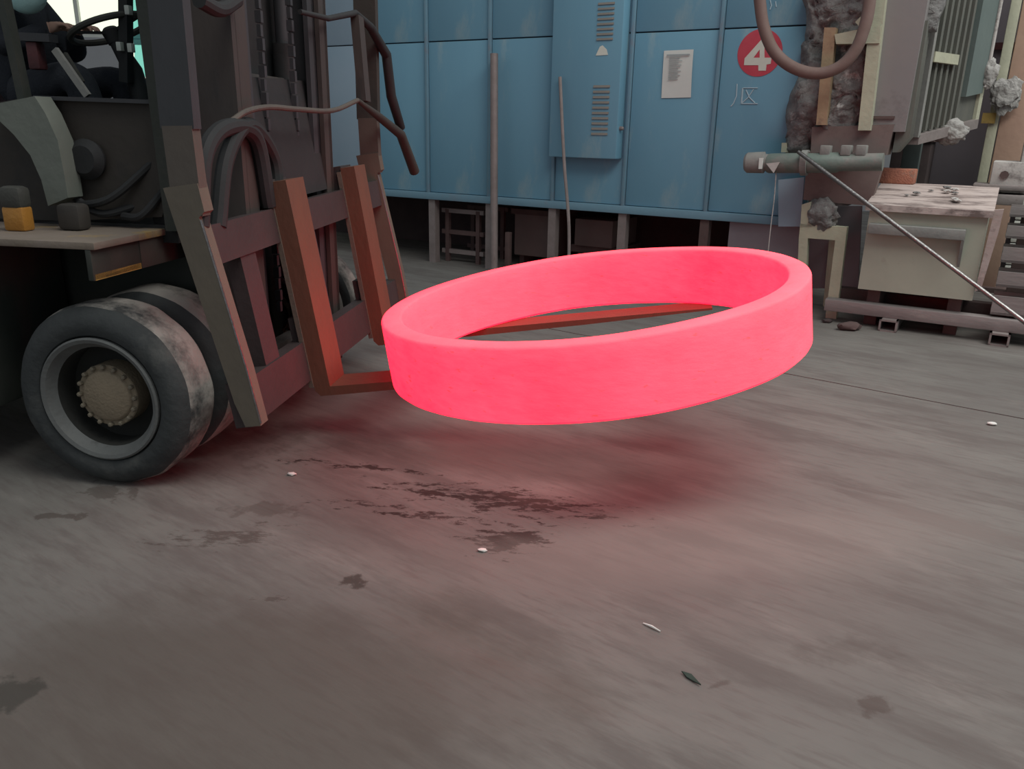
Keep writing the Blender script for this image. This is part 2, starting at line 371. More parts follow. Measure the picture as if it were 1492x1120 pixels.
    L.new(col, B.inputs['Base Color'])
    L.new(mr(mid, .3, .7, .62, .9), B.inputs['Roughness'])
    bp = N.new('ShaderNodeBump'); bp.inputs['Strength'].default_value = .22; bp.inputs['Distance'].default_value = .02
    L.new(mth('ADD', mth('MULTIPLY', mid, .6), mth('MULTIPLY', fine, .25)), bp.inputs['Height']); L.new(bp.outputs[0], B.inputs['Normal'])
    return M
M_floor = floor_mat()

# ================================================================ the setting
# the floor: a bed with two concrete slabs and an open joint between them
fl = MB().box((-22,-4,-.25), (16,24,-.06)).build('floor', M_black, kind='structure')
jA, jB = on_z(1150, 545), on_z(1492, 610); jd = (jB-jA).normalized(); jn = Vector((-jd.y, jd.x, 0)); g = .008
def slab_poly(side):
    a, b = jA - jd*26 + jn*g*side, jA + jd*16 + jn*g*side
    return [a, b, b + jn*side*22, a + jn*side*22]
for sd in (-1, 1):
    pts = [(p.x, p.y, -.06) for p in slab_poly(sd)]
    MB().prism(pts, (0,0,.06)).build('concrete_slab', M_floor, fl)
# far hall walls behind the truck and the furnaces
def pane_wall():
    y = 17.5; w = MB()
    w.box((-24,y,0), (-16.5,y+.3,9)).box((-16.5,y,0), (-6.4,y+.3,3.15)).box((-16.5,y,7.2), (-6.4,y+.3,9)).box((-6.4,y,0), (14,y+.3,9))
    wb = w.build('wall_back', M_wallg, kind='structure')
    win = thing('window_1', (-11.45,y,3.15), kind='structure'); win['kind'] = 'structure'
    f = MB()
    f.box((-16.5,y+.02,3.15),(-6.4,y+.2,3.25)).box((-16.5,y+.02,7.1),(-6.4,y+.2,7.2))
    f.build('window_frame', M_shut, win)
    xs = np.linspace(-16.5,-6.4,9)
    for i in range(9): MB().box((xs[i]-.04,y+.02,3.25),(xs[i]+.04,y+.18,7.1)).build('mullion', M_shut, win)
    for i in range(8): MB().box((xs[i]+.04,y+.1,3.25),(xs[i+1]-.04,y+.13,7.1)).build('pane', M_day, win)
pane_wall()
dr1 = thing('added_door_1', (-7.2,17.5,0), kind='structure')  # added glowing door that brightens the teal glass in the cab
MB().box((-7.95,17.44,0),(-7.85,17.5,3.1)).box((-6.5,17.44,0),(-6.4,17.5,3.1)).box((-7.95,17.44,3.02),(-6.4,17.5,3.12)).build('added_door_surround', M_shut, dr1)
MB().box((-7.85,17.46,0),(-6.5,17.49,3.02)).build('added_glow_panel', M_day, dr1)

# ================================================================ blue furnace
DW = 7.75
SEAM = [-9.05,-8.23,-7.41,-6.62,-5.78,-4.94,-4.13,-3.31,-2.44,-1.52]
ZB, ZJ, ZT = .74, 2.45, 4.3
fur = thing('furnace', (-5.3, 9.3, 0), FW, label='blue panelled steel furnace bearing a red disc with a white four', cat='furnace')
MB().box((SEAM[0],DW+.06,ZB+.02),(SEAM[-1],11.2,ZT)).build('shell', M_under, fur)
for i in range(len(SEAM)-1):
    a, b = SEAM[i]+.022, SEAM[i+1]-.022; mm = M_bluegr if i in (0,1,2) else M_blue
    for z0, z1 in ((ZB+.085, ZJ-.006), (ZJ+.006, ZT)):
        MB().box((a,DW,z0),(b,DW+.06,z1), .006).build('panel', mm, fur)
for i, t in enumerate(SEAM):
    MB().box((t-.017,DW-.028,ZB),(t+.017,DW+.05,ZT), .004).build('rib', M_blue2 if i > 2 else M_bluegr, fur)
MB().box((SEAM[0],DW-.03,ZB),(SEAM[-1],DW+.06,ZB+.08), .006).build('bottom_rail', M_blue2, fur)
for t in (-7.41,-6.62,-5.74,-4.94,-4.13,-3.31,-2.44):
    MB().box((t-.045,DW+.0,0),(t+.045,DW+.09,ZB)).build('leg', M_under if t in (-7.41,-2.44) else M_greyst, fur)
MB().box((SEAM[0],9.2,0),(SEAM[-1],9.3,ZB)).build('base_wall', M_black, fur)  # dark back closing the gap under the furnace
# bottom skirt on the right, dull purple
MB().box((-2.2,DW+.03,.10),(-1.52,DW+.08,ZB)).build('skirt', M_purple, fur)
# faded drop-shaped smears
# protruding access box with louvres
p0, p1 = wp(822,0,DW-.16), wp(897,232,DW-.16)
bx0, bx1, bz = -4.11, p1.x-.0, p1.z
ab = MB().box((bx0,DW-.16,bz),(bx1,DW+.01,ZT), .012).build('access_box', M_blue, fur)
def louvres(u0,u1,v0,v1,n):
    a, b = wp(u0,v0,DW-.16), wp(u1,v1,DW-.16)
    for k in range(n):
        z = a.z + (b.z-a.z)*(k+.5)/n; h = abs(a.z-b.z)/n*.22
        MB().hexa(((a.x,DW-.170,z-h),(b.x,DW-.170,z-h),(b.x,DW-.158,z-h),(a.x,DW-.158,z-h),(a.x,DW-.162,z+h),(b.x,DW-.162,z+h),(b.x,DW-.158,z+h),(a.x,DW-.158,z+h))).build('louvre', M_louv, ab)
M_louv = mat('dusty_louvre', (.20,.195,.175), (.22,.20,.175), sc=20, rough=.7)
louvres(865,885,122,199,10); louvres(872,893,2,60,8)
q = wp(906,187,DW-.10)
MB().lathe([(0,0),(0,.02),(.03,.02),(.04,.01),(.04,0)], (bx1,DW-.10,q.z), (1,0,0), 12).build('latch_knob', M_greyst, ab)
# small triangular sticker
MB().prism([wp(868,81,DW-.162), wp(886,80,DW-.162), wp(884,72,DW-.162), wp(878,66,DW-.162), wp(874,68,DW-.162)], (0,-.002,0)).build('sticker', M_white2, ab, label='small white triangular sticker')
# red disc with numeral four
c = wp(1107,77,DW); top = wp(1107,42,DW); rr = abs(top.z-c.z)
disc = MB().lathe([(0,0),(0,rr),(.003,rr),(.003,0)], (c.x,DW-.001,c.z), (0,-1,0), 56).build('number_disc', M_red, fur, label='red painted disc with a white number four')
F4 = [(1111,56),(1114,57),(1114,84),(1124,84),(1123,93),(1117,94),(1116,103),(1105,103),(1105,95),(1084,95),(1085,85)]
H4 = [(1107,72),(1098,84),(1107,84)]
bm = bmesh.new(); vv = [bm.verts.new(wp(u,v,DW-.0045)) for u,v in F4+H4]
n = len(F4); ed = [bm.edges.new((vv[i],vv[(i+1)%n])) for i in range(n)] + [bm.edges.new((vv[n+i],vv[n+(i+1)%3])) for i in range(3)]
bmesh.ops.triangle_fill(bm, use_beauty=True, edges=ed, normal=(0,-1,0))
r_ = bmesh.ops.extrude_face_region(bm, geom=bm.faces[:])
for v in [e for e in r_['geom'] if isinstance(e, bmesh.types.BMVert)]: v.co.y -= .003
x = MB(); x.b.free(); x.b = bm; x.build('numeral', M_white2, disc)
# chalk marks
def stroke(mb, pts, w=.010):
    mb.tube([wp(u,v,DW-.004) for u,v in pts], w/2, 5)
for s_ in ([(1074,122),(1073,140),(1069,150),(1065,155)], [(1104,128),(1083,128),(1081,151),(1104,151)], [(1098,130),(1090,142),(1081,150)], [(1087,131),(1092,142),(1100,150)],
           [(1082,128),(1080,151)], [(1122,0),(1124,8),(1122,14)], [(1130,2),(1131,10)]):
    ck = MB(); stroke(ck, s_); ck.build('chalk_stroke', M_chalk, fur)
# paper notice taped to the panel
a, b, c_, d_ = wp(968,74,DW), wp(1011,72,DW), wp(1007,142,DW), wp(964,143,DW)
pn = thing('paper_notice', (d_+c_)/2 + Vector((0,-.012,0)), FW, label='white printed notice sheet stuck on the blue furnace panel', cat='notice')
sh = MB()
NXY = 8; vs = []; fs = []
for j in range(NXY+1):
    for i in range(NXY+1):
        pt = (a.lerp(b,i/NXY)).lerp(d_.lerp(c_,i/NXY), j/NXY); pt.y = DW-.008-.010*math.sin(j/NXY*math.pi)*(.4+.6*i/NXY); vs.append(pt)
for j in range(NXY):
    for i in range(NXY): fs.append((j*(NXY+1)+i, j*(NXY+1)+i+1, (j+1)*(NXY+1)+i+1, (j+1)*(NXY+1)+i))
n0 = len(vs); vs += [v+Vector((0,.002,0)) for v in vs]; fs += [tuple(n0+k for k in reversed(f)) for f in fs]
sh.mesh(vs, fs, True); sheet = sh.build('sheet', M_white, pn)
for k in range(13):
    f = .10 + k*.042; wv = .78 if k == 0 else random.uniform(.30,.52); x0 = .12 if k == 0 else .22
    L1, R1 = a.lerp(d_, f), b.lerp(c_, f); th = .012 if k == 0 else .005
    p, q = L1.lerp(R1, x0), L1.lerp(R1, x0+wv)
    yy = DW-.026
    MB().box((p.x,yy,p.z-th/2),(q.x,yy+.004,p.z+th/2)).build('print_line', M_ink, sheet)

# items under and in front of the furnace
def post_thing(name, label, cat, p, q, r, m, n=12, **k):
    return MB().tube([p, Vector(p).lerp(Vector(q),.5), q], r, n).build(name, m, None, FW, label=label, cat=cat, **k)
p, q = wp(720,384,7.55), wp(720,78,7.62); p.z = 0
post_thing('steel_pipe', 'tall grey steel pipe standing upright against the blue panels', 'pipe', p, q, .042, M_greyst, 16)
p, q = wp(830,366,7.30), wp(816,112,7.55); p.z = 0
MB().tube(curve_pts([p, wp(829,330,7.36), wp(822,235,7.46), q]), .017, 8).build('iron_rod', M_greyst, None, FW, label='thin bent iron rod leaning beside the access box', cat='rod')
# little angle-iron trestle under the furnace on the left
tr = thing('trestle', wp(678,380,8.1)*1.0 - Vector((0,0,wp(678,380,8.1).z)), FW, label='low rusty angle-iron trestle under the blue furnace', cat='trestle')
a, b = wp(655,0,8.0).x, wp(703,0,8.0).x
for (tx, D) in ((a,7.95),(b,7.95),(a,8.5),(b,8.5)): MB().box((tx-.025,D-.025,0),(tx+.025,D+.025,.62)).build('leg', M_under, tr)
for z in (.6,.35,.12): MB().box((a-.08,7.93,z-.02),(b+.08,7.98,z+.03)).build('rail', M_greyst if z != .35 else M_under, tr)
for z in (.6,.12): MB().box((a-.08,8.48,z-.02),(b+.08,8.53,z+.03)).build('rail', M_under, tr)
# burner trunk and boxes under the furnace, seen dark red
bt = thing('burner_box', (-4.2, 8.6, 0), FW, label='dark brown steel burner box below the middle of the furnace', cat='box')
a, b = wp(750,315,8.2), wp(800,385,8.2)
MB().box((a.x,8.2,.12),(b.x,8.9,.64), .01).build('body', M_brown, bt)
MB().box((a.x-.03,8.17,.60),(b.x+.03,8.9,.66)).build('lid', M_under, bt)
for sx in (a.x+.05,b.x-.05): MB().box((sx-.03,8.3,0),(sx+.03,8.8,.12)).build('foot', M_under, bt)
bt = thing('burner_box', (-3.7, 8.6, 0), FW, label='squat brown steel box beneath the access box of the furnace', cat='box')
a, b = wp(838,320,8.2), wp(892,345,8.2)
MB().box((a.x,8.2,.30),(b.x,8.9,.60), .01).build('body', M_brown, bt)
MB().box((a.x-.06,8.25,.22),(b.x+.06,8.9,.30)).build('shelf', M_under, bt)
for sx in (a.x+.03,b.x-.03): MB().box((sx-.03,8.3,0),(sx+.03,8.8,.22)).build('foot', M_under, bt)
for i,(u,v0,D,lab) in enumerate(((741,338,7.85,'short rusty stake beside the tall grey pipe'),)):
    p = wp(u,v0,D); MB().box((p.x-.03,D-.03,0),(p.x+.03,D+.03,p.z), .005).build('iron_stake', M_under, None, FW, label=lab, cat='stake')
# bed plate on the floor in front of the furnace, with its yellow bracket
a, b = on_z(690,492), on_z(1010,462)
# ================================================================ right-hand door frame and its kit
def wool(lo, hi, seed, amp=.06, res=.035):
    lo, hi = Vector(lo), Vector(hi); sz = hi-lo; t = bmesh.new()
    nx, nz = max(3,int(sz.x/res)), max(3,int(sz.z/res)); mb = MB(); vs = []; fs = []
    for j in range(nz+1):
        for i in range(nx+1):
            ei, ej = i/nx, j/nz
            edge = min(ei, 1-ei, 1)*nx/4; edge = min(1, edge, min(ej,1-ej)*nz/3)
            P = Vector((lo.x+sz.x*ei, 0, lo.z+sz.z*ej)); q = P*1.0 + Vector((seed*3.1, seed, 0))
            h = noise.fractal(q*5.5, .9, 2.1, 5)*amp + noise.noise(q*2.2)*amp*.8 + abs(noise.noise(q*14))*amp*.9 + noise.noise(q*31)*amp*.35
            P.y = hi.y - sz.y*math.sqrt(max(0,edge)) - h
            P.x += noise.noise(q*4+Vector((0,5,0)))*amp*.9; P.z += noise.noise(q*4+Vector((0,9,0)))*amp*.7
            vs.append(P)
    w = nx+1
    for j in range(nz):
        for i in range(nx): fs.append((j*w+i, j*w+i+1, (j+1)*w+i+1, (j+1)*w+i))
    n0 = len(vs); vs += [Vector((v.x, hi.y+.05, v.z)) for v in vs]; fs += [tuple(n0+k for k in reversed(f)) for f in fs]
    bd = [i for i in range(w)] + [j*w+nx for j in range(1,nz+1)] + [nz*w+i for i in range(nx-1,-1,-1)] + [j*w for j in range(nz-1,0,-1)]
    for k in range(len(bd)):
        a_, b_ = bd[k], bd[(k+1)%len(bd)]; fs.append((a_, n0+a_, n0+b_, b_))
    return mb.mesh(vs, fs, True)

def clump(P, size, seed):
    mb = MB(); bmesh.ops.create_icosphere(mb.b, subdivisions=4, radius=1); P = Vector(P); o = Vector((seed*2.3, seed*5.1, seed))
    for v in mb.b.verts:
        q = v.co.copy(); k = 1 + .38*noise.noise(q*1.5+o) + .22*noise.noise(q*3.7+o) + .12*noise.noise(q*8+o)
        v.co = Vector((q.x*size[0], q.y*size[1], q.z*size[2]))*k + P
    for f in mb.b.faces: f.smooth = True
    return mb
DR = 7.55
df = thing('door_frame', (-1.0, 7.6, 0), FW, label='heavy furnace door frame of cream posts and brown plates stuffed with wool', cat='door frame')
a, b = wp(1146,205,DR), wp(1292,0,DR)
wool((a.x, DR-.06, a.z), (b.x, DR+.13, 3.6), 1, .085, .028).build('insulation_wool', M_wool, df, sharp=180, kind='stuff', label='lumpy grey insulation wool')
a, b = wp(1140,222,DR), wp(1185,0,DR)
wool((a.x, DR-.12, a.z), (wp(1186,205,DR).x, DR+.1, wp(1160,110,DR).z), 4, .06).build('insulation_wool', M_wool, df, sharp=180, kind='stuff')
def strip(name, m, pts, D, th, par):     # plate given by its measured front outline
    return MB().prism([wp(u,v,D) for u,v in pts], (0,th,0)).build(name, m, par)
strip('post', M_tan, [(1201,40),(1218,40),(1204,182),(1189,182)], DR-.19, .10, df)
strip('post', M_cream, [(1276,-60),(1297,-60),(1268,190),(1250,190)], DR-.19, .14, df)
strip('cross_bar', M_cream, [(1216,50),(1284,36),(1281,63),(1218,64)], DR-.205, .10, df)
strip('hanging_tag', M_cream, [(1246,32),(1268,10),(1258,34),(1251,38)], DR-.23, .02, df)
strip('side_plate', M_grplate, [(1296,-60),(1362,-60),(1345,40),(1318,192),(1266,192)], DR-.08, .25, df)
strip('plate_lip', M_under, [(1268,169),(1304,169),(1303,173),(1267,173)], DR-.10, .1, df)
strip('side_channel', M_slat, [(1344,30),(1352,30),(1325,200),(1306,222),(1300,222),(1312,150)], DR-.02, .3, df)
strip('upper_plate', M_brown, [(1183,185),(1303,181),(1291,226),(1181,223)], DR-.12, .30, df)
strip('lower_plate', M_brown, [(1174,252),(1284,247),(1268,300),(1170,291)], DR-.06, .12, df)
strip('edge_angle', M_cream, [(1139,208),(1146,208),(1148,222),(1138,222)], DR-.05, .05, df)
a, b = wp(1176,332,DR), wp(1226,293,DR)
clump(((a.x+b.x)/2, DR-.10, (a.z+b.z)/2), ((b.x-a.x)*.55,.09,(b.z-a.z)*.55), 3).build('insulation_wool', M_wool, df, sharp=180, kind='stuff')
strip('apron_sheet', M_bluegr, [(1134,262),(1172,258),(1166,330),(1134,330)], DR+.02, .02, df)
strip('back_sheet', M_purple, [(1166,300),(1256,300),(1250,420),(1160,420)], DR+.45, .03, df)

# cream stand below
zb = 0
st = thing('steel_stand', Vector((wp(1205,450,DR-.15).x, DR-.1, 0)), FW, label='cream painted steel stand under the insulated door frame', cat='stand')
def leg(pts, D, th, par, m):
    P = [wp(u,v,D) for u,v in pts]; P[2].z = 0; P[3].z = 0
    return MB().prism(P, (0,th,0)).build('leg', m, par)
strip('upright', M_cream, [(1168,298),(1181,294),(1182,330),(1166,332)], DR-.15, .08, st)
strip('cross_bar', M_cream, [(1166,326),(1234,331),(1232,351),(1164,346)], DR-.15, .09, st)
leg([(1164,346),(1177,347),(1172,452),(1160,452)], DR-.15, .08, st, M_cream)
leg([(1217,350),(1232,351),(1220,452),(1204,452)], DR-.15, .08, st, M_cream)
leg([(1208,350),(1218,350),(1208,440),(1200,440)], DR+.35, .08, st, M_cream)

# green cylinder with its dusty cap
DM = 7.22
a, b = wp(1118,238,DM), wp(1287,236,DM); hc = wp(1086,237,DM)
gm = thing('drive_cylinder', (a+b)/2, FW, label='horizontal green drive cylinder with dusty grey end cap', cat='cylinder')
MB().lathe([(0,0),(0,.075),(.02,.082),((b-a).length*.62,.082),((b-a).length*.64,.07),((b-a).length,.07),((b-a).length,0)], a, b-a, 24).build('barrel', M_green, gm)
MB().lathe([(0,0),(0,.07),(.02,.086),(.16,.09),(.17,.07),(.23,.07),(.23,0)], hc, b-a, 24).build('end_cap', M_greyca, gm)
p = wp(1140,236,DM)
MB().lathe([(-.02,0),(-.02,.105),(.03,.105),(.03,0)], p+Vector((.18,0,0)), b-a, 20).build('flange', M_greyca, gm)
MB().prism([wp(1106,230,DM-.10),wp(1112,230,DM-.10),wp(1110,246,DM-.10),wp(1105,246,DM-.10)], (0,.012,0)).build('white_label', M_white, gm, label='small white label')
MB().prism([wp(1116,238,DM-.10),wp(1136,236,DM-.10),wp(1127,252,DM-.10)], (0,.012,.0)).build('paper_scrap', M_dirtyw, gm)
for u in (1200,1230,1252):
    p = wp(u,230,DM); MB().box((p.x-.03,DM-.05,p.z+.02),(p.x+.05,DM+.06,p.z+.10), .008).build('mounting_lug', M_greyca, gm)
MB().box((wp(1192,0,DM).x,DM-.02,wp(1200,226,DM).z+.0),(wp(1275,0,DM).x,DM+.18,wp(1200,226,DM).z+.02)).build('mounting_plate', M_under, gm)
# thin wire dangling from the cylinder
MB().tube(curve_pts([wp(1131,250,DM-.03), wp(1128,290,DM-.05), wp(1123,330,DM-.05), wp(1118,378,DM-.02)]), .004, 5).build('wire', M_dirtyw, None, FW, label='thin pale wire hanging below the green cylinder', cat='wire')
# the U-shaped hose
hp = [(1104,-130),(1104,-40),(1107,0),(1113,40),(1128,75),(1155,98),(1190,107),(1222,98),(1245,75),(1258,45),(1266,10),(1272,-60),(1276,-130)]
MB().tube(curve_pts([wp(u,v,7.05+.15*i/12) for i,(u,v) in enumerate(hp)]), .047, 12).build('rubber_hose', M_hose, None, FW, label='thick brown rubber hose hanging in a U loop beside the number disc', cat='hose')

# grey-green cabinet with rusty top
DC = 7.25
A, B, C_, E_ = wp(1264,302,DC), wp(1440,304,DC), wp(1406,437,DC), wp(1250,419,DC)
cab = thing('steel_cabinet', Vector(((A.x+B.x)/2, DC+.3, E_.z)), FW, label='grey-green steel cabinet with a scorched pinkish top', cat='cabinet')
x0, x1 = E_.x, C_.x+.05; zt = A.z; zb = min(E_.z, C_.z)
zk = wp(1360,270,DC+.80).z
MB().prism([(x0,DC,zb),(x0,DC,zt),(x0,DC+.72,zk-.04),(x0,DC+1.0,zk-.04),(x0,DC+1.0,zb)], (x1-x0,0,0)).build('body', M_cab, cab)
MB().prism([(x0-.03,DC-.05,zt-.02),(x0-.03,DC-.05,zt+.03),(x0-.03,DC+.72,zk),(x0-.03,DC+1.02,zk),(x0-.03,DC+1.02,zk-.04),(x0-.03,DC+.72,zk-.04)], (x1-x0+.06,0,0)).build('top_plate', M_cabtop, cab)
MB().box((x0+.02,DC-.10,zt-.20),(x0+.72,DC+.01,zt-.12), .006).build('ledge', M_greyca, cab)
MB().prism([(x0+.70,DC-.10,zt-.20),(x0+.70,DC,zt-.20),(x0+.70,DC,zt-.42)], (.02,0,0)).build('ledge_bracket', M_greyca, cab)
MB().prism([(x1+.03,DC-.03,zt+.04),(x1+.09,DC-.05,zt+.05),(x1+.085,DC-.05,zt-.12),(x1+.045,DC-.03,zb+.10),(x1+.005,DC-.03,zb+.08)], (0,.04,0)).build('side_flap', M_tan if False else M_cabtop, cab)
for sx in (x0+.12, x1-.12):
    MB().box((sx-.05,DC+.10,0),(sx+.05,DC+.58,zb), .006).build('foot', M_under, cab)
bk = wp(1299,258,DC+.42)
MB().box((bk.x-.15,DC+.73,zk),(bk.x+.15,DC+.96,zk+.13), .012).build('fire_brick', M_brick, None, FW, label='orange firebrick sitting on the back of the cabinet top', cat='brick')
# ash and flakes on the top
for k in range(9):
    px = x0 + .18 + random.random()*.5; py = DC+.12+random.random()*.45; s_ = random.uniform(.015,.04)
    mb = MB(); t = bmesh.ops.create_icosphere(mb.b, subdivisions=1, radius=s_)
    for v in mb.b.verts:
        v.co = Vector((v.co.x*random.uniform(.8,1.7), v.co.y*1.2, v.co.z*.4)) + Vector((px,py,zt+.03+(zk-zt-.03)*(py-DC+.05)/.77+s_*.75))
    mb.build('ash_flake', M_dirtyw if k % 2 else M_wool, None, FW, label='small grey ash flake strewn over the cabinet top', cat='ash', group='ash flakes on the cabinet top')
# long thin steel bar leaning diagonally across the cabinet
P0, P1 = wp(1163,221,7.10), wp(1502,476,6.55)
d = P1-P0; d *= (P0.z-.017)/(P0.z-P1.z)
MB().tube([P0, P0+d*.5, P0+d], .017, 12).build('steel_bar', M_steel, None, FW, label='long shiny steel bar leaning diagonally in front of the cabinet', cat='bar')

# base beams along the floor
bb = thing('base_frame', (0, 7.3, 0), FW, label='low brown steel base frame on the floor under the cabinet', cat='base frame')
MB().box((-1.15,7.22,.10),(1.6,7.34,.20), .006).build('front_beam', M_beam, bb)
MB().box((-1.15,7.86,.10),(1.6,7.98,.20), .006).build('rear_beam', M_under, bb)
for t in (-.62, .18, 1.2):
    c5 = MB(); c5.box((t-.07,7.14,0),(t-.055,7.9,.10)).box((t+.055,7.14,0),(t+.07,7.9,.10)).box((t-.07,7.14,.085),(t+.07,7.9,.10)).box((t-.07,7.14,0),(t+.07,7.9,.012))
    c5.build('square_tube', M_greyst, bb)
# stack of steel channels to the right of the cabinet
zz = [(.22,.37,7.28,'lowest'),(.43,.55,7.36,'second'),(.61,.73,7.46,'third'),(.79,.89,7.56,'fourth'),(.95,1.03,7.66,'highest')]
lab = ['lowest long steel channel right of the cabinet','second lowest steel channel right of the cabinet','middle long steel channel right of the cabinet','second highest steel channel right of the cabinet','topmost steel channel right of the cabinet']
rk = thing('channel_rack', (.9, 7.75, .2), FW, label='steel rack post holding the channels right of the cabinet', cat='rack')
for tx in (x1+.42, 1.5):
    MB().box((tx-.04,7.95,.2),(tx+.04,8.05,1.3)).build('post', M_greyst, rk)
    for z0, z1, D, _ in zz: MB().box((tx-.03,D+.12,z0-.035),(tx+.03,7.95,z0-.004)).build('arm', M_under, rk)
for (z0,z1,D,_), lb in zip(zz, lab):
    c5 = MB(); c5.box((x1+.14,D,z0),(2.0,D+.26,z0+.02)).box((x1+.14,D,z0),(2.0,D+.02,z1)).box((x1+.14,D+.24,z0),(2.0,D+.26,z1)); c5.build('steel_channel', M_beam, None, FW, label=lb, cat='channel', group='steel channels on the rack')
# flaking white machine block and bracket
p = wp(1466,222,8.3); p.x += .02
mbk = thing('machine_head', Vector((p.x+.3, 8.5, 1.1)), FW, label='flaking white machine head at the right edge beside the shutter', cat='machine')
MB().box((p.x+.10,8.3,1.15),(p.x+.75,8.8,1.60), .015).build('block', M_dirtyw, mbk)
MB().box((p.x-.10,8.26,1.10),(p.x+.55,8.7,1.36), .012).build('arm', M_dirtyw, mbk)
MB().box((p.x-.22,8.2,1.00),(p.x+.18,8.5,1.09), .01).build('clamp', M_greyst, mbk)
MB().box((p.x-.22,8.2,1.12),(p.x+.18,8.5,1.17), .01).build('clamp', M_greyst, mbk)
MB().box((p.x+.2,8.6,0),(p.x+.6,8.8,1.1)).build('pedestal', M_under, mbk)
for dx, dz in ((.0,1.25),(.25,1.22),(.42,1.30),(.30,1.50)):
    MB().lathe([(0,0),(0,.035),(.03,.035),(.03,0)], (p.x+dx,8.27,dz), (0,-1,0), 8).build('bolt', M_under, mbk)

# slatted furnace door running back behind the cabinet
A, B = wp(1329,200,7.95), wp(1416,177,8.95)
e = Vector((B.x-A.x, B.y-A.y, 0)); LN = e.length; e.normalize(); nn = Vector((e.y,-e.x,0))
if nn.dot(Vector((0,-1,0))) < 0: nn = -nn
sd_ = thing('slatted_door', (A+B)/2, FW, label='dark ribbed furnace door panel hanging behind the brown side plate', cat='door')
def dp(k, off, z): return Vector((A.x,A.y,0)) + e*(LN*k) + nn*off + Vector((0,0,z))
def dbox(k0, k1, o0, o1, zl0, zl1, zh):
    return MB().hexa([dp(k0,o0,zl0),dp(k1,o0,zl1),dp(k1,o1,zl1),dp(k0,o1,zl0),dp(k0,o0,zh),dp(k1,o0,zh),dp(k1,o1,zh),dp(k0,o1,zh)])
def zl(k): return A.z + (B.z-A.z)*k
dbox(0,1,-.20,0,zl(0),zl(1),4.0).build('leaf', M_slat, sd_)
for k in range(7):
    k0 = .03+k*.095; dbox(k0,k0+.035,0,.035,zl(k0)+.04,zl(k0)+.04,4.0).build('slat', M_slat, sd_)
dbox(.70,.99,0,.05,zl(.7)+.25,zl(.99)+.25,4.0).build('green_sheet', M_slatg, sd_)
zc = wt(1365,86,(A.x+e.x*LN*.3)).z if False else wp(1362,86,8.2).z
dbox(.02,.42,.03,.07,zc-.04,zc-.04,zc+.04).build('cross_bar', M_cream, sd_)
MB().hexa([dp(0,-.2,zl(0)-.06),dp(1,-.2,zl(1)-.06),dp(1,.06,zl(1)-.06),dp(0,.06,zl(0)-.06),dp(0,-.2,zl(0)+.02),dp(1,-.2,zl(1)+.02),dp(1,.06,zl(1)+.02),dp(0,.06,zl(0)+.02)]).build('bottom_bar', M_greyst, sd_)
dbox(-.02,.015,-.02,.06,zl(0),zl(0),4.0).build('edge_angle', M_greyca, sd_)
MB().tube([dp(1.0,.06,zl(1)+.3), dp(1.0,.06,4.0)], .015, 8).build('edge_rope', M_dirtyw, sd_)
dbox(1.0,1.06,-.05,.03,zl(1)-.05,zl(1)-.05,zl(1)+.45).build('corner_post', M_cream, sd_)
clump(dp(.55,.06,zl(.55)-.03), (.13,.07,.10), 5).build('insulation_wool', M_woolp, sd_, sharp=180, kind='stuff')
clump(dp(1.02,.06,zl(1)+.42), (.07,.06,.13), 9).build('insulation_wool', M_woolp, sd_, sharp=180, kind='stuff')
q0 = wp(1340,20,7.75); wool((q0.x-.06,7.66,q0.z-.14),(q0.x+.16,7.76,3.6), 12, .05, .03).build('insulation_wool', M_wool, sd_, sharp=180, kind='stuff')
# painted shade block, dark machine bulk, tan column and shutter further back on the right
c0_, c1_ = wp(1296,240,9.6).x, wp(1352,240,9.6).x
lb2 = thing('shade_block', ((c0_+c1_)/2, 9.85, 0), FW, label='dark block painted as the shaded opening behind the firebrick', cat='casing')
MB().box((c0_,9.6,0),(c1_,10.15,1.52), .015).build('body', M_black, lb2)  # near-black block painted as the shade of an opening
MB().box((c0_-.02,9.58,1.50),(c1_+.02,10.15,1.54)).build('top_lip', M_under, lb2)
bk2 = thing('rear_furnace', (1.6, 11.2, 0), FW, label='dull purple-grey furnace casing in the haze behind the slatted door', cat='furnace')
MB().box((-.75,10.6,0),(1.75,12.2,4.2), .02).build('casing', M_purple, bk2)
MB().box((-.78,10.55,2.45),(1.8,10.62,2.52)).build('band', M_redpat, bk2)
for t in (.4,1.2): MB().box((t,10.52,0),(t+.09,10.6,4.2)).build('stiffener', M_purple, bk2)
MB().box((.25,10.3,.9),(.9,10.6,1.3), .01).build('control_box', M_slatg, bk2)
MB().box((.35,10.28,1.0),(.75,10.31,1.2)).build('control_window', M_black, bk2)
tb = thing('green_upright', (.15, 9.2, 0), FW, label='slim dark green upright standing behind the cabinet top', cat='post')
p = wp(1362,0,9.2)
MB().box((p.x-.06,9.15,0),(p.x+.10,9.3,1.75), .008).build('post', M_slatg, tb)
MB().box((p.x-.12,9.1,0),(p.x+.16,9.35,.03)).build('foot_plate', M_under, tb)
cl = thing('column', (wp(1475,0,9.8).x, 9.9, 0), FW, label='salmon painted column at the right edge above the machine head', cat='column')
a, b = wp(1452,200,9.8).x, wp(1496,200,9.8).x
MB().box((a,9.8,0),(b,10.15,4.2), .012).build('shaft', M_tanwal, cl)
MB().box((a-.10,9.78,0),(a-.01,10.0,4.2), .008).build('pale_strip', M_cream, cl)
MB().box((a-.14,9.7,0),(b+.1,10.2,.05)).build('base_plate', M_under, cl)
clump((a+.01,9.68,1.96), (.13,.08,.16), 11).build('insulation_wool', M_woolp, None, FW, label='pale clump of insulation wool stuck on the salmon column', cat='insulation')
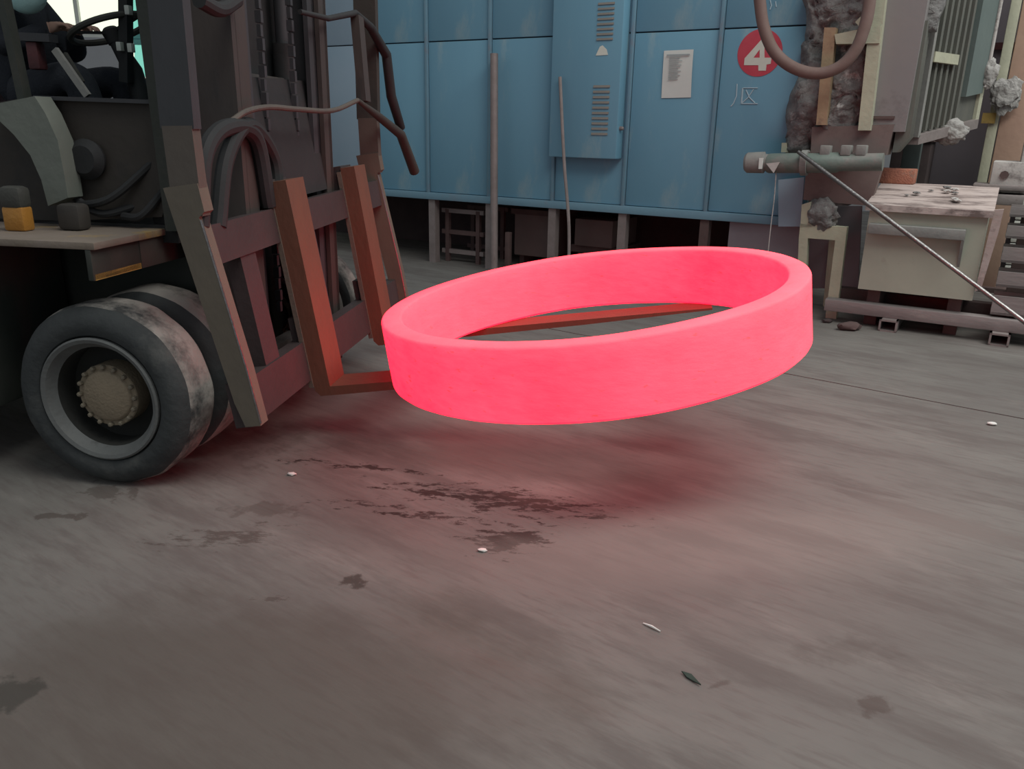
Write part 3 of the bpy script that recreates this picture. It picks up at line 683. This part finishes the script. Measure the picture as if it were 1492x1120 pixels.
p = wp(1440,172,9.72); MB().box((a-.16,9.74,p.z-.05),(a-.04,9.775,p.z+.05)).build('yellow_tag', M_yel, cl, label='small yellow tag')
sh_ = thing('shutter', (b+1.2, 10.3, 0), FW, label='pale ribbed roller shutter at the far right edge', cat='shutter')
for k in range(34): MB().box((b+.05,10.25,.12*k),(b+2.4,10.29,.12*k+.108), .01).build('slat', M_shut, sh_)
# loose lump on floor by the stand
def lump(name, P, r, m, frame=ID, sq=(1.5,1,.6), **k):
    mb = MB(); bmesh.ops.create_icosphere(mb.b, subdivisions=2, radius=r)
    for v in mb.b.verts:
        q = v.co.normalized(); v.co = Vector((v.co.x*sq[0], v.co.y*sq[1], v.co.z*sq[2])) * (1+.35*noise.noise(q*1.8+Vector((P[0],P[1],0)))); 
    zmin = min(v.co.z for v in mb.b.verts)
    for v in mb.b.verts: v.co += Vector((P[0],P[1],-zmin))
    for f in mb.b.faces: f.smooth = True
    return mb.build(name, m, None, frame, sharp=50, **k)
P = on_z(1237,481); lump('scrap_lump', P, .06, M_under, sq=(1.7,.9,.6), label='dark scrap lump on the floor beside the cream stand', cat='scrap')
P = on_z(1205,470); lump('scrap_lump', P, .03, M_black, label='small black crumb left of the dark scrap lump', cat='scrap')

# small things on the floor
for u, v, sz, lb in ((425,692,.014,'white chip on the floor in front of the truck wheel'), (1445,619,.018,'white chip on the floor near the right edge'), (703,803,.012,'tiny white chip below the crusty oil stain')):
    P = on_z(u, v); lump('white_chip', P, sz, M_chip, sq=(1.5,1,.5), label=lb, cat='chip')
a, b = on_z(937,909), on_z(962,921)
MB().tube([a+Vector((0,0,.004)), (a+b)/2+Vector((0,0,.007)), b+Vector((0,0,.004))], [.002,.004,.002], 6).build('white_sliver', M_chip, label='thin white sliver lying on the open floor', cat='sliver')
a = on_z(1008,990)
MB().prism([a+Vector((-.025,.03,.004)), a+Vector((.0,.01,.009)), a+Vector((.02,-.03,.004)), a+Vector((.0,-.012,.003)), a+Vector((-.015,.005,.003))], (0,0,.004)).build('leaf_scrap', M_leaf, label='dark green leaf-like scrap on the open floor', cat='scrap')
a = on_z(987,356.5, .98)

# ================================================================ the glowing ring
RC = Vector((.370,3.9,.814)); RR, RH, RT = 1.03, .32, .100
RN = Vector((-.153,-.004,1)).normalized()
b_ = .012
prof = [(-RH+b_,RR),(-b_,RR),(-.004,RR-.004),(0,RR-b_),(0,RR-RT+b_),(-.004,RR-RT+.004),(-b_,RR-RT),(-RH+b_,RR-RT),(-RH,RR-RT+b_),(-RH,RR-b_)]
# rows down the walls so that the rolled surface can be slightly uneven
def dens(p):
    o = []
    for i in range(len(p)):
        a, b = Vector(p[i]), Vector(p[(i+1)%len(p)]); k = max(1, int((b-a).length/.05))
        o += [tuple(a.lerp(b, j/k)) for j in range(k)]
    return o
mb = MB().lathe(dens(prof), RC, RN, 160, close=True)
for v in mb.b.verts:
    q = v.co - RC; ax = q.dot(RN); rad = q - RN*ax
    v.co += rad.normalized()*(.004*noise.noise(v.co*2.1) + .0015*noise.noise(v.co*9)) + RN*(.003*noise.noise(v.co*1.7+Vector((5,0,0))))
mb.build('forged_ring', M_ring, origin=RC-RN*RH, label='large glowing red-hot forged steel ring carried on the forks', cat='ring', sharp=40)

# ================================================================ forklift truck
TR = thing('forklift', (-.6, 1.1, 0), FT, label='dark heavy forklift truck with twin front wheels carrying the hot ring', cat='forklift')
def part(mb, name, m, parent=None, **k): return mb.build(name, m, parent or TR, **k)
# --- wheels
TYR, TW = .41, .29
def wheel(s, l, out):                    # out: -1 outer face to the camera, +1 away
    ax = Vector((0,-out if False else out,0))
    c = Vector((s, l, TYR-.004))
    # tyre profile, axial from the outer face inward
    tp = [(.035,.272),(.012,.285),(.0,.315),(.004,.350),(.022,.384),(.050,.402),(.075,TYR),(TW-.075,TYR),(TW-.05,.402),(TW-.022,.384),(TW-.004,.35),(TW,.315),(TW-.012,.285),(TW-.035,.272)]
    mis = [0,0,0,0,0,1,1,1,0,0,0,0,0,0]
    ty = MB().lathe(tp, c, -ax, 72, close=True, mis=mis)
    for v in ty.b.verts:
        q = v.co-c; r = math.hypot(q.x,q.z)
        if r > .38: v.co += Vector((q.x/r,0,q.z/r))*(.006*noise.noise(v.co*9)-.002)
    ty = ty.build('wheel', [M_tyre, M_tread], TR, origin=c)
    rp = [(.030,.274),(.006,.276),(.000,.268),(.006,.252),(.030,.240),(.050,.226),(.16,.222),(.165,.12),(.165,0)]
    MB().lathe(rp[:6], c, -ax, 64).build('rim_flange', M_rim, ty)
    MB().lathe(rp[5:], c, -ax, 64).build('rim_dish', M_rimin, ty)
    hb = MB().lathe([(.17,.140),(.075,.140),(.070,.136),(.070,.118),(.060,.112),(.055,.104),(.050,0)], c, -ax, 40).build('hub', M_hub, ty)
    bo = None
    for k in range(16):
        a = 2*math.pi*k/16; p = c + Vector((math.cos(a)*.131, 0, math.sin(a)*.131)) - ax*.070
        MB().lathe([(0,0),(0,.011),(.016,.0105),(.020,.006),(.020,0)], p, ax, 6).build('bolt', M_bolt, ty)
    # the short list of sub-parts ends at the third level
    return ty
wheel(0, 0, -1)
for (s,l,o) in ((0,.62,1),(0,1.62,-1),(0,2.24,1)): wheel(s,l,o)
for (s,l,o) in ((-2.35,.18,-1),(-2.35,2.02,1)): wheel(s,l,o)
part(MB().lathe([(0,0),(0,.11),(1.2,.11),(1.2,0)], (0,.5,.41), (0,1,0), 20), 'axle', M_trbk)
# --- chassis
part(MB().box((-2.75,.66,.30),(.12,1.58,1.02), .02), 'chassis', M_tr)
part(MB().box((-2.9,.35,.42),(-2.3,1.85,1.5), .08), 'counterweight', M_tr)
part(MB().box((-2.3,.45,1.02),(-.95,1.75,1.42), .04), 'engine_hood', M_tr)
part(MB().box((-1.75,.02,.30),(-.56,.62,1.04), .02), 'side_tank', M_tr)
part(MB().box((-1.6,-.03,.30),(-.62,.05,.36), .006), 'step', M_trbk)
part(MB().box((-1.6,-.03,.62),(-.62,.05,.67), .006), 'step', M_trbk)
# fender plate over the near wheels, dusty with yellow left at its edges
fp = part(MB().box((-1.75,-.02,1.055),(.10,.66,1.085), .004), 'fender', M_fend)
part(MB().box((.055,.30,.93),(.085,.66,1.055), .003), 'fender_flange', M_trbr, fp)
part(MB().prism([(.05,-.01,.93),(.05,.34,.93),(.05,.34,.955),(.05,-.01,.955)], (.03,0,0)), 'yellow_edge', M_yel, fp)
part(MB().box((.055,-.02,.93),(.08,.30,1.055), .003), 'fender_flange', M_tr, fp)
part(MB().box((-1.75,1.54,1.055),(.10,2.22,1.085), .004), 'fender', M_fend)
# --- turn signal lamp
c = tl(29,338,.22)
lm = part(MB().box((c.x-.05,.19,1.085),(c.x+.05,.26,1.19), .012), 'signal_lamp', M_amber, label='amber signal lamp')
part(MB().box((c.x-.052,.185,1.18),(c.x+.052,.265,1.275), .022), 'lamp_housing', M_dark2, lm)
p = tl(108,330,.30)
part(MB().box((p.x-.06,.27,1.085),(p.x+.05,.36,1.20), .02), 'bracket', M_trbr)
# --- cowl: grey-green curved sheet and dark side panels of the cab
def tprism(pts, l, th): return MB().prism([tl(u,v,l) for u,v in pts], (0,th,0))
part(tprism([(-40,158),(0,150),(50,140),(66,165),(84,205),(95,262),(99,288),(70,300),(60,262),(44,226),(20,196),(-5,172),(-40,172)], .34, .10), 'cowl_sheet', M_ggrey)
part(tprism([(-60,158),(52,140),(238,146),(250,200),(252,262),(236,316),(90,322),(-70,330)], .48, .05), 'side_panel', M_trbr)
part(tprism([(48,139),(240,146),(240,152),(48,145)], .45, .06), 'sill', M_mastgr)
# floor of the cab, dash and scuttle
part(MB().box((-1.0,.48,1.02),(.16,1.75,1.10)), 'cab_floor', M_trbk)
part(MB().prism([(.02,.52,1.1),(.18,.52,1.1),(.12,.52,1.66),(-.02,.52,1.62)], (0,1.2,0)), 'dashboard', M_trbk)
# pillars and roof
def pil(p, q, w, dpt, m=M_tr, name='pillar'): return part(MB().bar(p, q, w, dpt, (0,1,0)), name, m)
fb, ft = tl(250,290,.47), tl(212,-6,.47); dv = (ft-fb)/(ft.z-fb.z)
for l in (.47, 1.72):
    a = Vector((fb.x,l,1.08)) ; b = Vector((fb.x + dv.x*(2.55-fb.z), l, 2.55)); a.x = fb.x + dv.x*(1.08-fb.z)
    pil(a, b, .06 if l < 1 else .05, .06)
rb, rt_ = tl(36,142,.47), tl(6,0,.47); dr = (rt_-rb)/(rt_.z-rb.z)
for l in (.47, 1.72):
    a = Vector((rb.x,l,1.62)) if l < 1 else Vector((rb.x-.9,l,1.42)); b = Vector((a.x + dr.x*(2.55-a.z), l, 2.55)); pil(a, b, .035, .05)
for l in (.47,1.72): pil((-1.55,l,1.4),(-1.45,l,2.55), .07, .06)
roof = MB(); roof.box((-1.55,.44,2.52),(.1,.52,2.6)).box((-1.55,1.68,2.52),(.1,1.76,2.6)); part(roof, 'roof_frame', M_tr)
for k in range(8): part(MB().box((-1.5+k*.21,.5,2.53),(-1.44+k*.21,1.7,2.57)), 'roof_bar', M_tr)
# windscreen glass, teal
ga, gb = Vector((fb.x+dv.x*(1.72-fb.z)-.02,.52,1.72)), Vector((fb.x+dv.x*(2.5-fb.z)-.02,.52,2.5))
part(MB().prism([ga, gb, gb+Vector((0,1.17,0)), ga+Vector((0,1.17,0))], (.008,0,0)), 'windscreen', M_glass)
# --- seat
sp = tl(55,118,.95)
SX = sp.x
seat = part(MB().box((SX-.28,.72,1.44),(SX+.22,1.20,1.56), .04), 'seat', M_seat)
part(MB().hexa([(SX-.34,.74,1.48),(SX-.20,.74,1.48),(SX-.20,1.18,1.48),(SX-.34,1.18,1.48),(SX-.50,.76,2.15),(SX-.38,.76,2.15),(SX-.38,1.16,2.15),(SX-.50,1.16,2.15)]), 'seat_back', M_redpat, seat)
part(MB().box((SX-.26,.78,1.10),(SX+.18,1.14,1.40), .01), 'seat_base', M_trbk, seat)
a, b = tl(33,54,.66), tl(78,56,.66)
part(MB().bar(a, b, .06, .035), 'armrest', M_mastgr, seat)
part(MB().box((a.x+.02,.64,a.z-.14),(a.x+.08,.70,a.z-.02), .01), 'armrest_bracket', M_redpat, seat)
# --- steering wheel on its column
sc_ = tl(160,42,.98); wn = Vector((-.34,0,.94)).normalized(); e1 = Vector((0,1,0)); e2 = wn.cross(e1)
swr = .185
stw = MB().tube([sc_ + (e1*math.cos(a)+e2*math.sin(a))*swr for a in [2*math.pi*k/40 for k in range(41)]], .016, 8, cap=False)
stw = part(stw, 'steering_wheel', M_dark2)
for a in (.5, 2.6, 4.7): part(MB().bar(sc_-wn*.02, sc_+(e1*math.cos(a)+e2*math.sin(a))*swr, .025, .012), 'spoke', M_trbk, stw)
part(MB().lathe([(-.06,0),(-.06,.035),(.0,.045),(.015,.03),(.015,0)], sc_-wn*.01, wn, 16), 'wheel_hub', M_trbk, stw)
cb = Vector((sc_.x+.24,.98,1.12))
part(MB().tube([sc_-wn*.05, sc_-wn*.2+Vector((.03,0,0)), cb], [.03,.045,.06], 12), 'steering_column', M_trbk)
part(MB().bar(tl(183,-10,.9), tl(184,120,.9), .045, .05, (0,1,0)), 'instrument_post', M_trbk)
part(MB().prism([tl(188,-40,1.70), tl(214,-40,1.70), tl(226,112,1.70), tl(198,112,1.70)], (0,.008,0)), 'side_window', M_glass)
for u, v in ((176,68),(192,70),(188,15)):
    p = tl(u,v,.86); part(MB().box((p.x-.012,.84,p.z-.02),(p.x+.012,.87,p.z+.02), .003), 'instrument', M_shut)
# lever bars beside the seat
a, b = tl(80,72,.60), tl(128,140,.60)
part(MB().bar(a, b, .03, .02, (0,1,0)), 'grab_bar', M_greyca)
a, b = tl(94,78,.66), tl(120,120,.66)
part(MB().bar(a, b, .02, .02, (0,1,0)), 'lever', M_dark2)
# hydraulics below the cowl
part(MB().tube([tl(150,262,.60), tl(230,250,.60)], .055, 14), 'tilt_cylinder', M_trbr)
part(MB().tube([tl(205,256,.55), tl(248,250,.55)], .022, 10), 'cylinder_rod', M_steel)
part(MB().lathe([(0,0),(0,.085),(.02,.09),(.05,.06),(.05,0)], tl(130,232,.47), (0,-1,0), 24), 'filter_cap', M_trbk)
for k, (u0,v0,u1,v1) in enumerate(((110,300,225,235),(100,280,200,300),(180,315,245,270))):
    a, b = tl(u0,v0,.42+.02*k), tl(u1,v1,.5); mid = (a+b)/2 + Vector((0,-.04,-.06))
    part(MB().tube(curve_pts([a, mid, b]), .018, 8), 'hydraulic_hose', M_trbk)

# --- mast, upright, behind the carriage
for l in (.58, 1.62):
    sgn = 1 if l < 1.1 else -1
    c5 = MB(); c5.box((.27,l-.035,.18),(.47,l+.005,3.4)).box((.27,l-.035*0,.18),(.295,l+sgn*.10,3.4)).box((.445,l,.18),(.47,l+sgn*.10,3.4))
    part(c5, 'mast_rail', M_mast)
    l2 = l + sgn*.10
    c5 = MB(); c5.box((.30,l2-.02,.30),(.44,l2+.02,3.3)).box((.415,l2,.30),(.44,l2+sgn*.08,3.3)); part(c5, 'inner_mast_rail', M_mastgr)
    l3 = l + sgn*.24
    part(MB().lathe([(0,0),(0,.055),(1.75,.055),(1.75,.04),(1.75,0)], (.32,l3,.2), (0,0,1), 20), 'lift_cylinder', M_trbk)
    part(MB().lathe([(0,0),(0,.034),(1.4,.034),(1.4,0)], (.32,l3,1.95), (0,0,1), 16), 'cylinder_rod', M_mastgr)
    ch = MB()
    for k in range(44): ch.box((.40 if k%2 else .405,l+sgn*.335,.62+k*.06),(.43 if k%2 else .425,l+sgn*.36,.62+k*.06+.052), )
    part(ch, 'lift_chain', M_mastgr)
for z in (.25, 1.62, 2.9):
    part(MB().box((.26,.58,z),(.34,1.62,z+.16), .006), 'mast_crosshead', M_mast)
# --- carriage frame, tilted back with the load
def n_loc(v): return (FT.to_3x3().inverted() @ v)
UP = n_loc(RN); FWD = Vector((1,0,0)); FWD = (FWD - UP*FWD.dot(UP)).normalized(); LAT = UP.cross(FWD)
LO = FT.inverted() @ (RC - RN*RH)        # a point on the plane the ring rests on
def heel(l):                             # point of the load plane at x = .745 for a given y
    q = Vector((.745, l, 0)); q.z = LO.z - (UP.x*(q.x-LO.x) + UP.y*(q.y-LO.y))/UP.z; return q
H0 = heel(0)
def cf(f, l, u): return H0 + FWD*f + LAT*l + UP*u
def cbox(f0, f1, l0, l1, u0, u1):
    return MB().hexa([cf(f0,l0,u0),cf(f1,l0,u0),cf(f1,l1,u0),cf(f0,l1,u0),cf(f0,l0,u1),cf(f1,l0,u1),cf(f1,l1,u1),cf(f0,l1,u1)])
G = .003
for (l0, l1) in ((.74,.94),(1.66,1.84)):
    # one L-shaped fork: shank with a pale worn side edge and a tapering blade
    fk = MB()
    out = [(-.085,1.02),(-.0,1.02),(0,-G),(1.95,-G),(1.95,-.014),(1.2,-.035),(.05,-.05),(-.06,-.05),(-.085,-.02)]
    A_ = [cf(f,l0,u) for f,u in out]; B_ = [cf(f,l1,u) for f,u in out]; n = len(out)
    fk.mesh(A_+B_, [list(range(n)), list(range(2*n-1,n-1,-1))] + [(i,(i+1)%n,n+(i+1)%n,n+i) for i in range(n)])
    fk = part(fk, 'fork', M_fork)
    part(cbox(-.155,-.085,l0+.01,l1-.01,.90,1.03), 'fork_hook', M_carr, fk)
    part(cbox(-.155,-.085,l0+.02,l1-.02,.24,.36), 'fork_hook', M_carr, fk)
    part(cbox(-.11,-.0855,l0-.006,l0+.05,.0,1.0), 'side_strip', M_forkp, fk)
part(cbox(-.17,-.09,.10,2.33,.74,.90), 'carriage_bar', M_carr)
part(cbox(-.17,-.09,.10,2.33,.04,.24), 'carriage_bar', M_carr)
for l in (.42,1.10,1.95): part(cbox(-.17,-.10,l-.07,l+.07,.24,.74), 'carriage_upright', M_mastgr if l > 1 else M_carr)
# side plates: thick cut plate each side, tab at the top, bent upright above
def side_plate(l0, l1):
    up = [(-.205,1.07),(-.055,1.07),(-.055,.96),(-.085,.94),(-.045,.30),(-.040,.05),(-.112,.05),(-.135,.16)]
    sp_ = MB(); n = len(up)
    A_ = [cf(f,l0,u) for f,u in up]; B_ = [cf(f,l1,u) for f,u in up]
    sp_.mesh(A_+B_, [list(range(n)), list(range(2*n-1,n-1,-1))] + [(i,(i+1)%n,n+(i+1)%n,n+i) for i in range(n)])
    s_ = part(sp_, 'side_plate', M_plate)
    part(MB().tube([cf(-.083,l0+.005,.93), cf(-.045,l0+.005,.30), cf(-.041,l0+.005,.06)], .006, 6), 'lip_glint', M_steel, s_)  # glint along the plate lip, put in as a thin bright tube
    base = cf(-.115,(l0+l1)/2,1.05)
    part(MB().bar(base-Vector((0,0,.1)), base+Vector((-.01,0,.24)), l1-l0-.01, .125, (1,0,0)), 'guard_upright', M_platd, s_)
    part(MB().bar(base+Vector((-.01,0,.23)), base+Vector((.0,0,1.5)), l1-l0-.015, .14, (1,0,0)), 'guard_upright', M_mastgr if l0 < 1 else M_trbr, s_)
side_plate(.08, .15)
side_plate(2.28, 2.35)
# load guard between the uprights: rails and dark sheet
part(cbox(-.17,-.14,.62,1.58,.92,1.50), 'guard_sheet', M_trbk)
part(MB().box((.225,.50,1.05),(.25,1.9,3.3), .003), 'added_gap_plate', M_trbk)  # added dark plate blocking the bright glass between the mast rails
rl = [ts(338,176,.50), ts(360,162,.52), ts(392,156,.54), ts(432,159,.56), ts(484,161,.57), ts(521,146,.58)]
part(MB().tube(curve_pts(rl,4), .013, 10), 'guard_rail', M_platd)
rl2 = [ts(437,17,.52), ts(478,27,.53), ts(518,19,.54), ts(540,40,.56), ts(563,80,.57), ts(570,140,.58), ts(584,186,.58)]
part(MB().tube(rl2, [.012,.015,.018,.026,.032,.032,.03], 12), 'guard_rail', M_trbk)
part(MB().tube([ts(521,146,.58), ts(552,170,.59), ts(584,196,.6), ts(604,250,.62)], [.013,.025,.032,.036], 12), 'guard_rail', M_trbr)
part(MB().bar(ts(520,24,.54), ts(531,148,.58), .05, .085, (0,1,0)), 'guard_strap', M_mast)
# hydraulic hoses draped before the mast
for k, (pp, r) in enumerate(((((292,330),(298,225),(330,186),(372,200),(392,300)), .036), (((318,330),(330,230),(362,182),(398,230),(404,300)), .034), (((290,0),(320,14),(345,0)), .03))):
    part(MB().tube(curve_pts([ts(u,v,.50) for u,v in pp]), r, 10), 'hydraulic_hose', M_trbk)

# ================================================================ the driver
def skin_body(name, verts, edges, rad, m, label=None, cat=None, parent=None, root=0, frame=FT, loc=None):
    me = bpy.data.meshes.new(name); org = Vector(loc)
    me.from_pydata([Vector(v)-org for v in verts], edges, []); o = bpy.data.objects.new(name, me); COL.objects.link(o)
    if parent is None: o.matrix_world = frame @ Matrix.Translation(org)
    else: o.parent = parent; o.matrix_local = Matrix.Translation(org - ORI[parent])
    ORI[o] = org
    sk = o.modifiers.new('skin', 'SKIN'); sk.use_smooth_shade = True
    for i, v in enumerate(me.skin_vertices[0].data):
        r = rad[i]; v.radius = r if isinstance(r, tuple) else (r, r); v.use_root = (i == root)
    sb = o.modifiers.new('sub', 'SUBSURF'); sb.levels = 2; sb.render_levels = 2
    me.materials.append(m); return tag(o, label=label, cat=cat)
X, Yc, Z = SX-.08, .96, 1.66            # hips
V = [(X,Yc,Z),(X-.02,Yc,Z+.20),(X-.03,Yc,Z+.40),(X-.02,Yc,Z+.50),(X-.01,Yc,Z+.57),
     (X-.02,Yc-.18,Z+.44),(X+.12,Yc-.25,Z+.20),(sc_.x-.27,sc_.y-.10,sc_.z-.01),
     (X-.02,Yc+.18,Z+.44),(X+.14,Yc+.24,Z+.20),(sc_.x-.27,sc_.y+.10,sc_.z-.0),
     (X+.06,Yc-.11,Z+.0),(X+.43,Yc-.17,Z+.10),(X+.52,Yc-.16,Z-.36),
     (X+.06,Yc+.11,Z+.0),(X+.43,Yc+.17,Z+.10),(X+.52,Yc+.16,Z-.36)]
Ed = [(0,1),(1,2),(2,3),(3,4),(2,5),(5,6),(6,7),(2,8),(8,9),(9,10),(0,11),(11,12),(12,13),(0,14),(14,15),(15,16)]
Rd = [(.13,.16),(.12,.15),(.12,.16),.06,.055,.075,.06,.042,.075,.06,.042,.105,.088,.06,.105,.088,.06]
drv = skin_body('person', V, Ed, Rd, M_cloth, 'driver in dark work clothes seated in the cab, arms towards the steering wheel', 'person', loc=(X,Yc,Z-.14))
# head with face and hair
hc = Vector((X+.02,Yc,Z+.72))
mb = MB(); bmesh.ops.create_uvsphere(mb.b, u_segments=28, v_segments=20, radius=1)
for v in mb.b.verts:
    d = v.co.copy(); x_, y_, z_ = d
    sx, sy, sz_ = .098, .076, .125
    if z_ < 0: sy *= 1-.22*(-z_)**1.3; sx *= 1-.10*(-z_)
    q = Vector((x_*sx, y_*sy, z_*sz_))
    if x_ > .7 and abs(y_) < .22 and -.35 < z_ < .12: q.x += .022*(1-abs(y_)/.22)*(1-abs(z_+.15)/.28)
    if x_ > .6 and .05 < z_ < .3 and .25 < abs(y_) < .6: q.x -= .008
    v.co = q + hc
for f in mb.b.faces: f.smooth = True
head = mb.build('head', M_skin, drv, sharp=180)
for sg in (-1,1):
    e = MB(); bmesh.ops.create_uvsphere(e.b, u_segments=10, v_segments=8, radius=.012)
    for v in e.b.verts: v.co = Vector((v.co.x*.5,v.co.y*1.2,v.co.z*.7)) + hc + Vector((.088,sg*.032,.018))
    e.build('eye', M_hair, head)
    e = MB(); bmesh.ops.create_uvsphere(e.b, u_segments=10, v_segments=8, radius=.03)
    for v in e.b.verts: v.co = Vector((v.co.x*.6,v.co.y*.3,v.co.z)) + hc + Vector((-.005,sg*.076,-.005))
    e.build('ear', M_skin, head)
MB().box(hc+Vector((.078,-.022,-.072)), hc+Vector((.092,.022,-.064)), .002).build('mouth', M_redpat, head)
mb = MB(); bmesh.ops.create_uvsphere(mb.b, u_segments=28, v_segments=16, radius=1)
bmesh.ops.delete(mb.b, geom=[v for v in mb.b.verts if v.co.z < -.35 or (v.co.x > .45 and v.co.z < .45)], context='VERTS')
for v in mb.b.verts: v.co = Vector((v.co.x*.106-.004, v.co.y*.084, v.co.z*.134+.004)) + hc
for f in mb.b.faces: f.smooth = True
mb.build('hair', M_hair, drv, sharp=180)
# teal patch at the chest, standing in for an unidentified shape
mb = MB(); bmesh.ops.create_uvsphere(mb.b, u_segments=20, v_segments=14, radius=1)
cc = tl(37,-8,.80)
for v in mb.b.verts: v.co = Vector((v.co.x*.10, v.co.y*.07, v.co.z*.085)) + cc
for f in mb.b.faces: f.smooth = True
mb.build('teal_patch', M_teal, drv, sharp=180)
# hands on the wheel
def hand(wr, tip, sg):
    wr, tip = Vector(wr), Vector(tip); d = (tip-wr).normalized(); sd2 = Vector((0,1,0)) - d*d.y; sd2.normalize(); dn = Vector((0,0,-1))
    vs = [wr, wr+d*.05]; es = [(0,1)]; rs = [(.018,.024),(.016,.032)]
    for k in range(4):
        off = sd2*((k-1.5)*.021); ln = (.075,.085,.08,.065)[k]; b0 = len(vs)
        vs += [wr+d*.085+off, wr+d*(.085+ln*.5)+off+dn*.008, wr+d*(.085+ln*.75)+off+dn*.035]; es += [(1,b0),(b0,b0+1),(b0+1,b0+2)]; rs += [.0095,.009,.008]
    b0 = len(vs); vs += [wr+d*.04-sd2*sg*.035, wr+d*.075-sd2*sg*.055+dn*.01, wr+d*.10-sd2*sg*.05+dn*.03]; es += [(0,b0),(b0,b0+1),(b0+1,b0+2)]; rs += [.012,.010,.009]
    return skin_body('hand', vs, es, rs, M_skin, parent=drv, loc=wr)
hand(V[7], Vector(V[7])+Vector((.1,.01,.02)), -1)
hand(V[10], Vector(V[10])+Vector((.1,-.01,.02)), 1)
for sg, i in ((-1,13),(1,16)):
    b = Vector(V[i]); MB().box(b+Vector((-.06,-.05,-.17)), b+Vector((.20,.05,-.02)), .03).build('boot', M_trbk, drv)
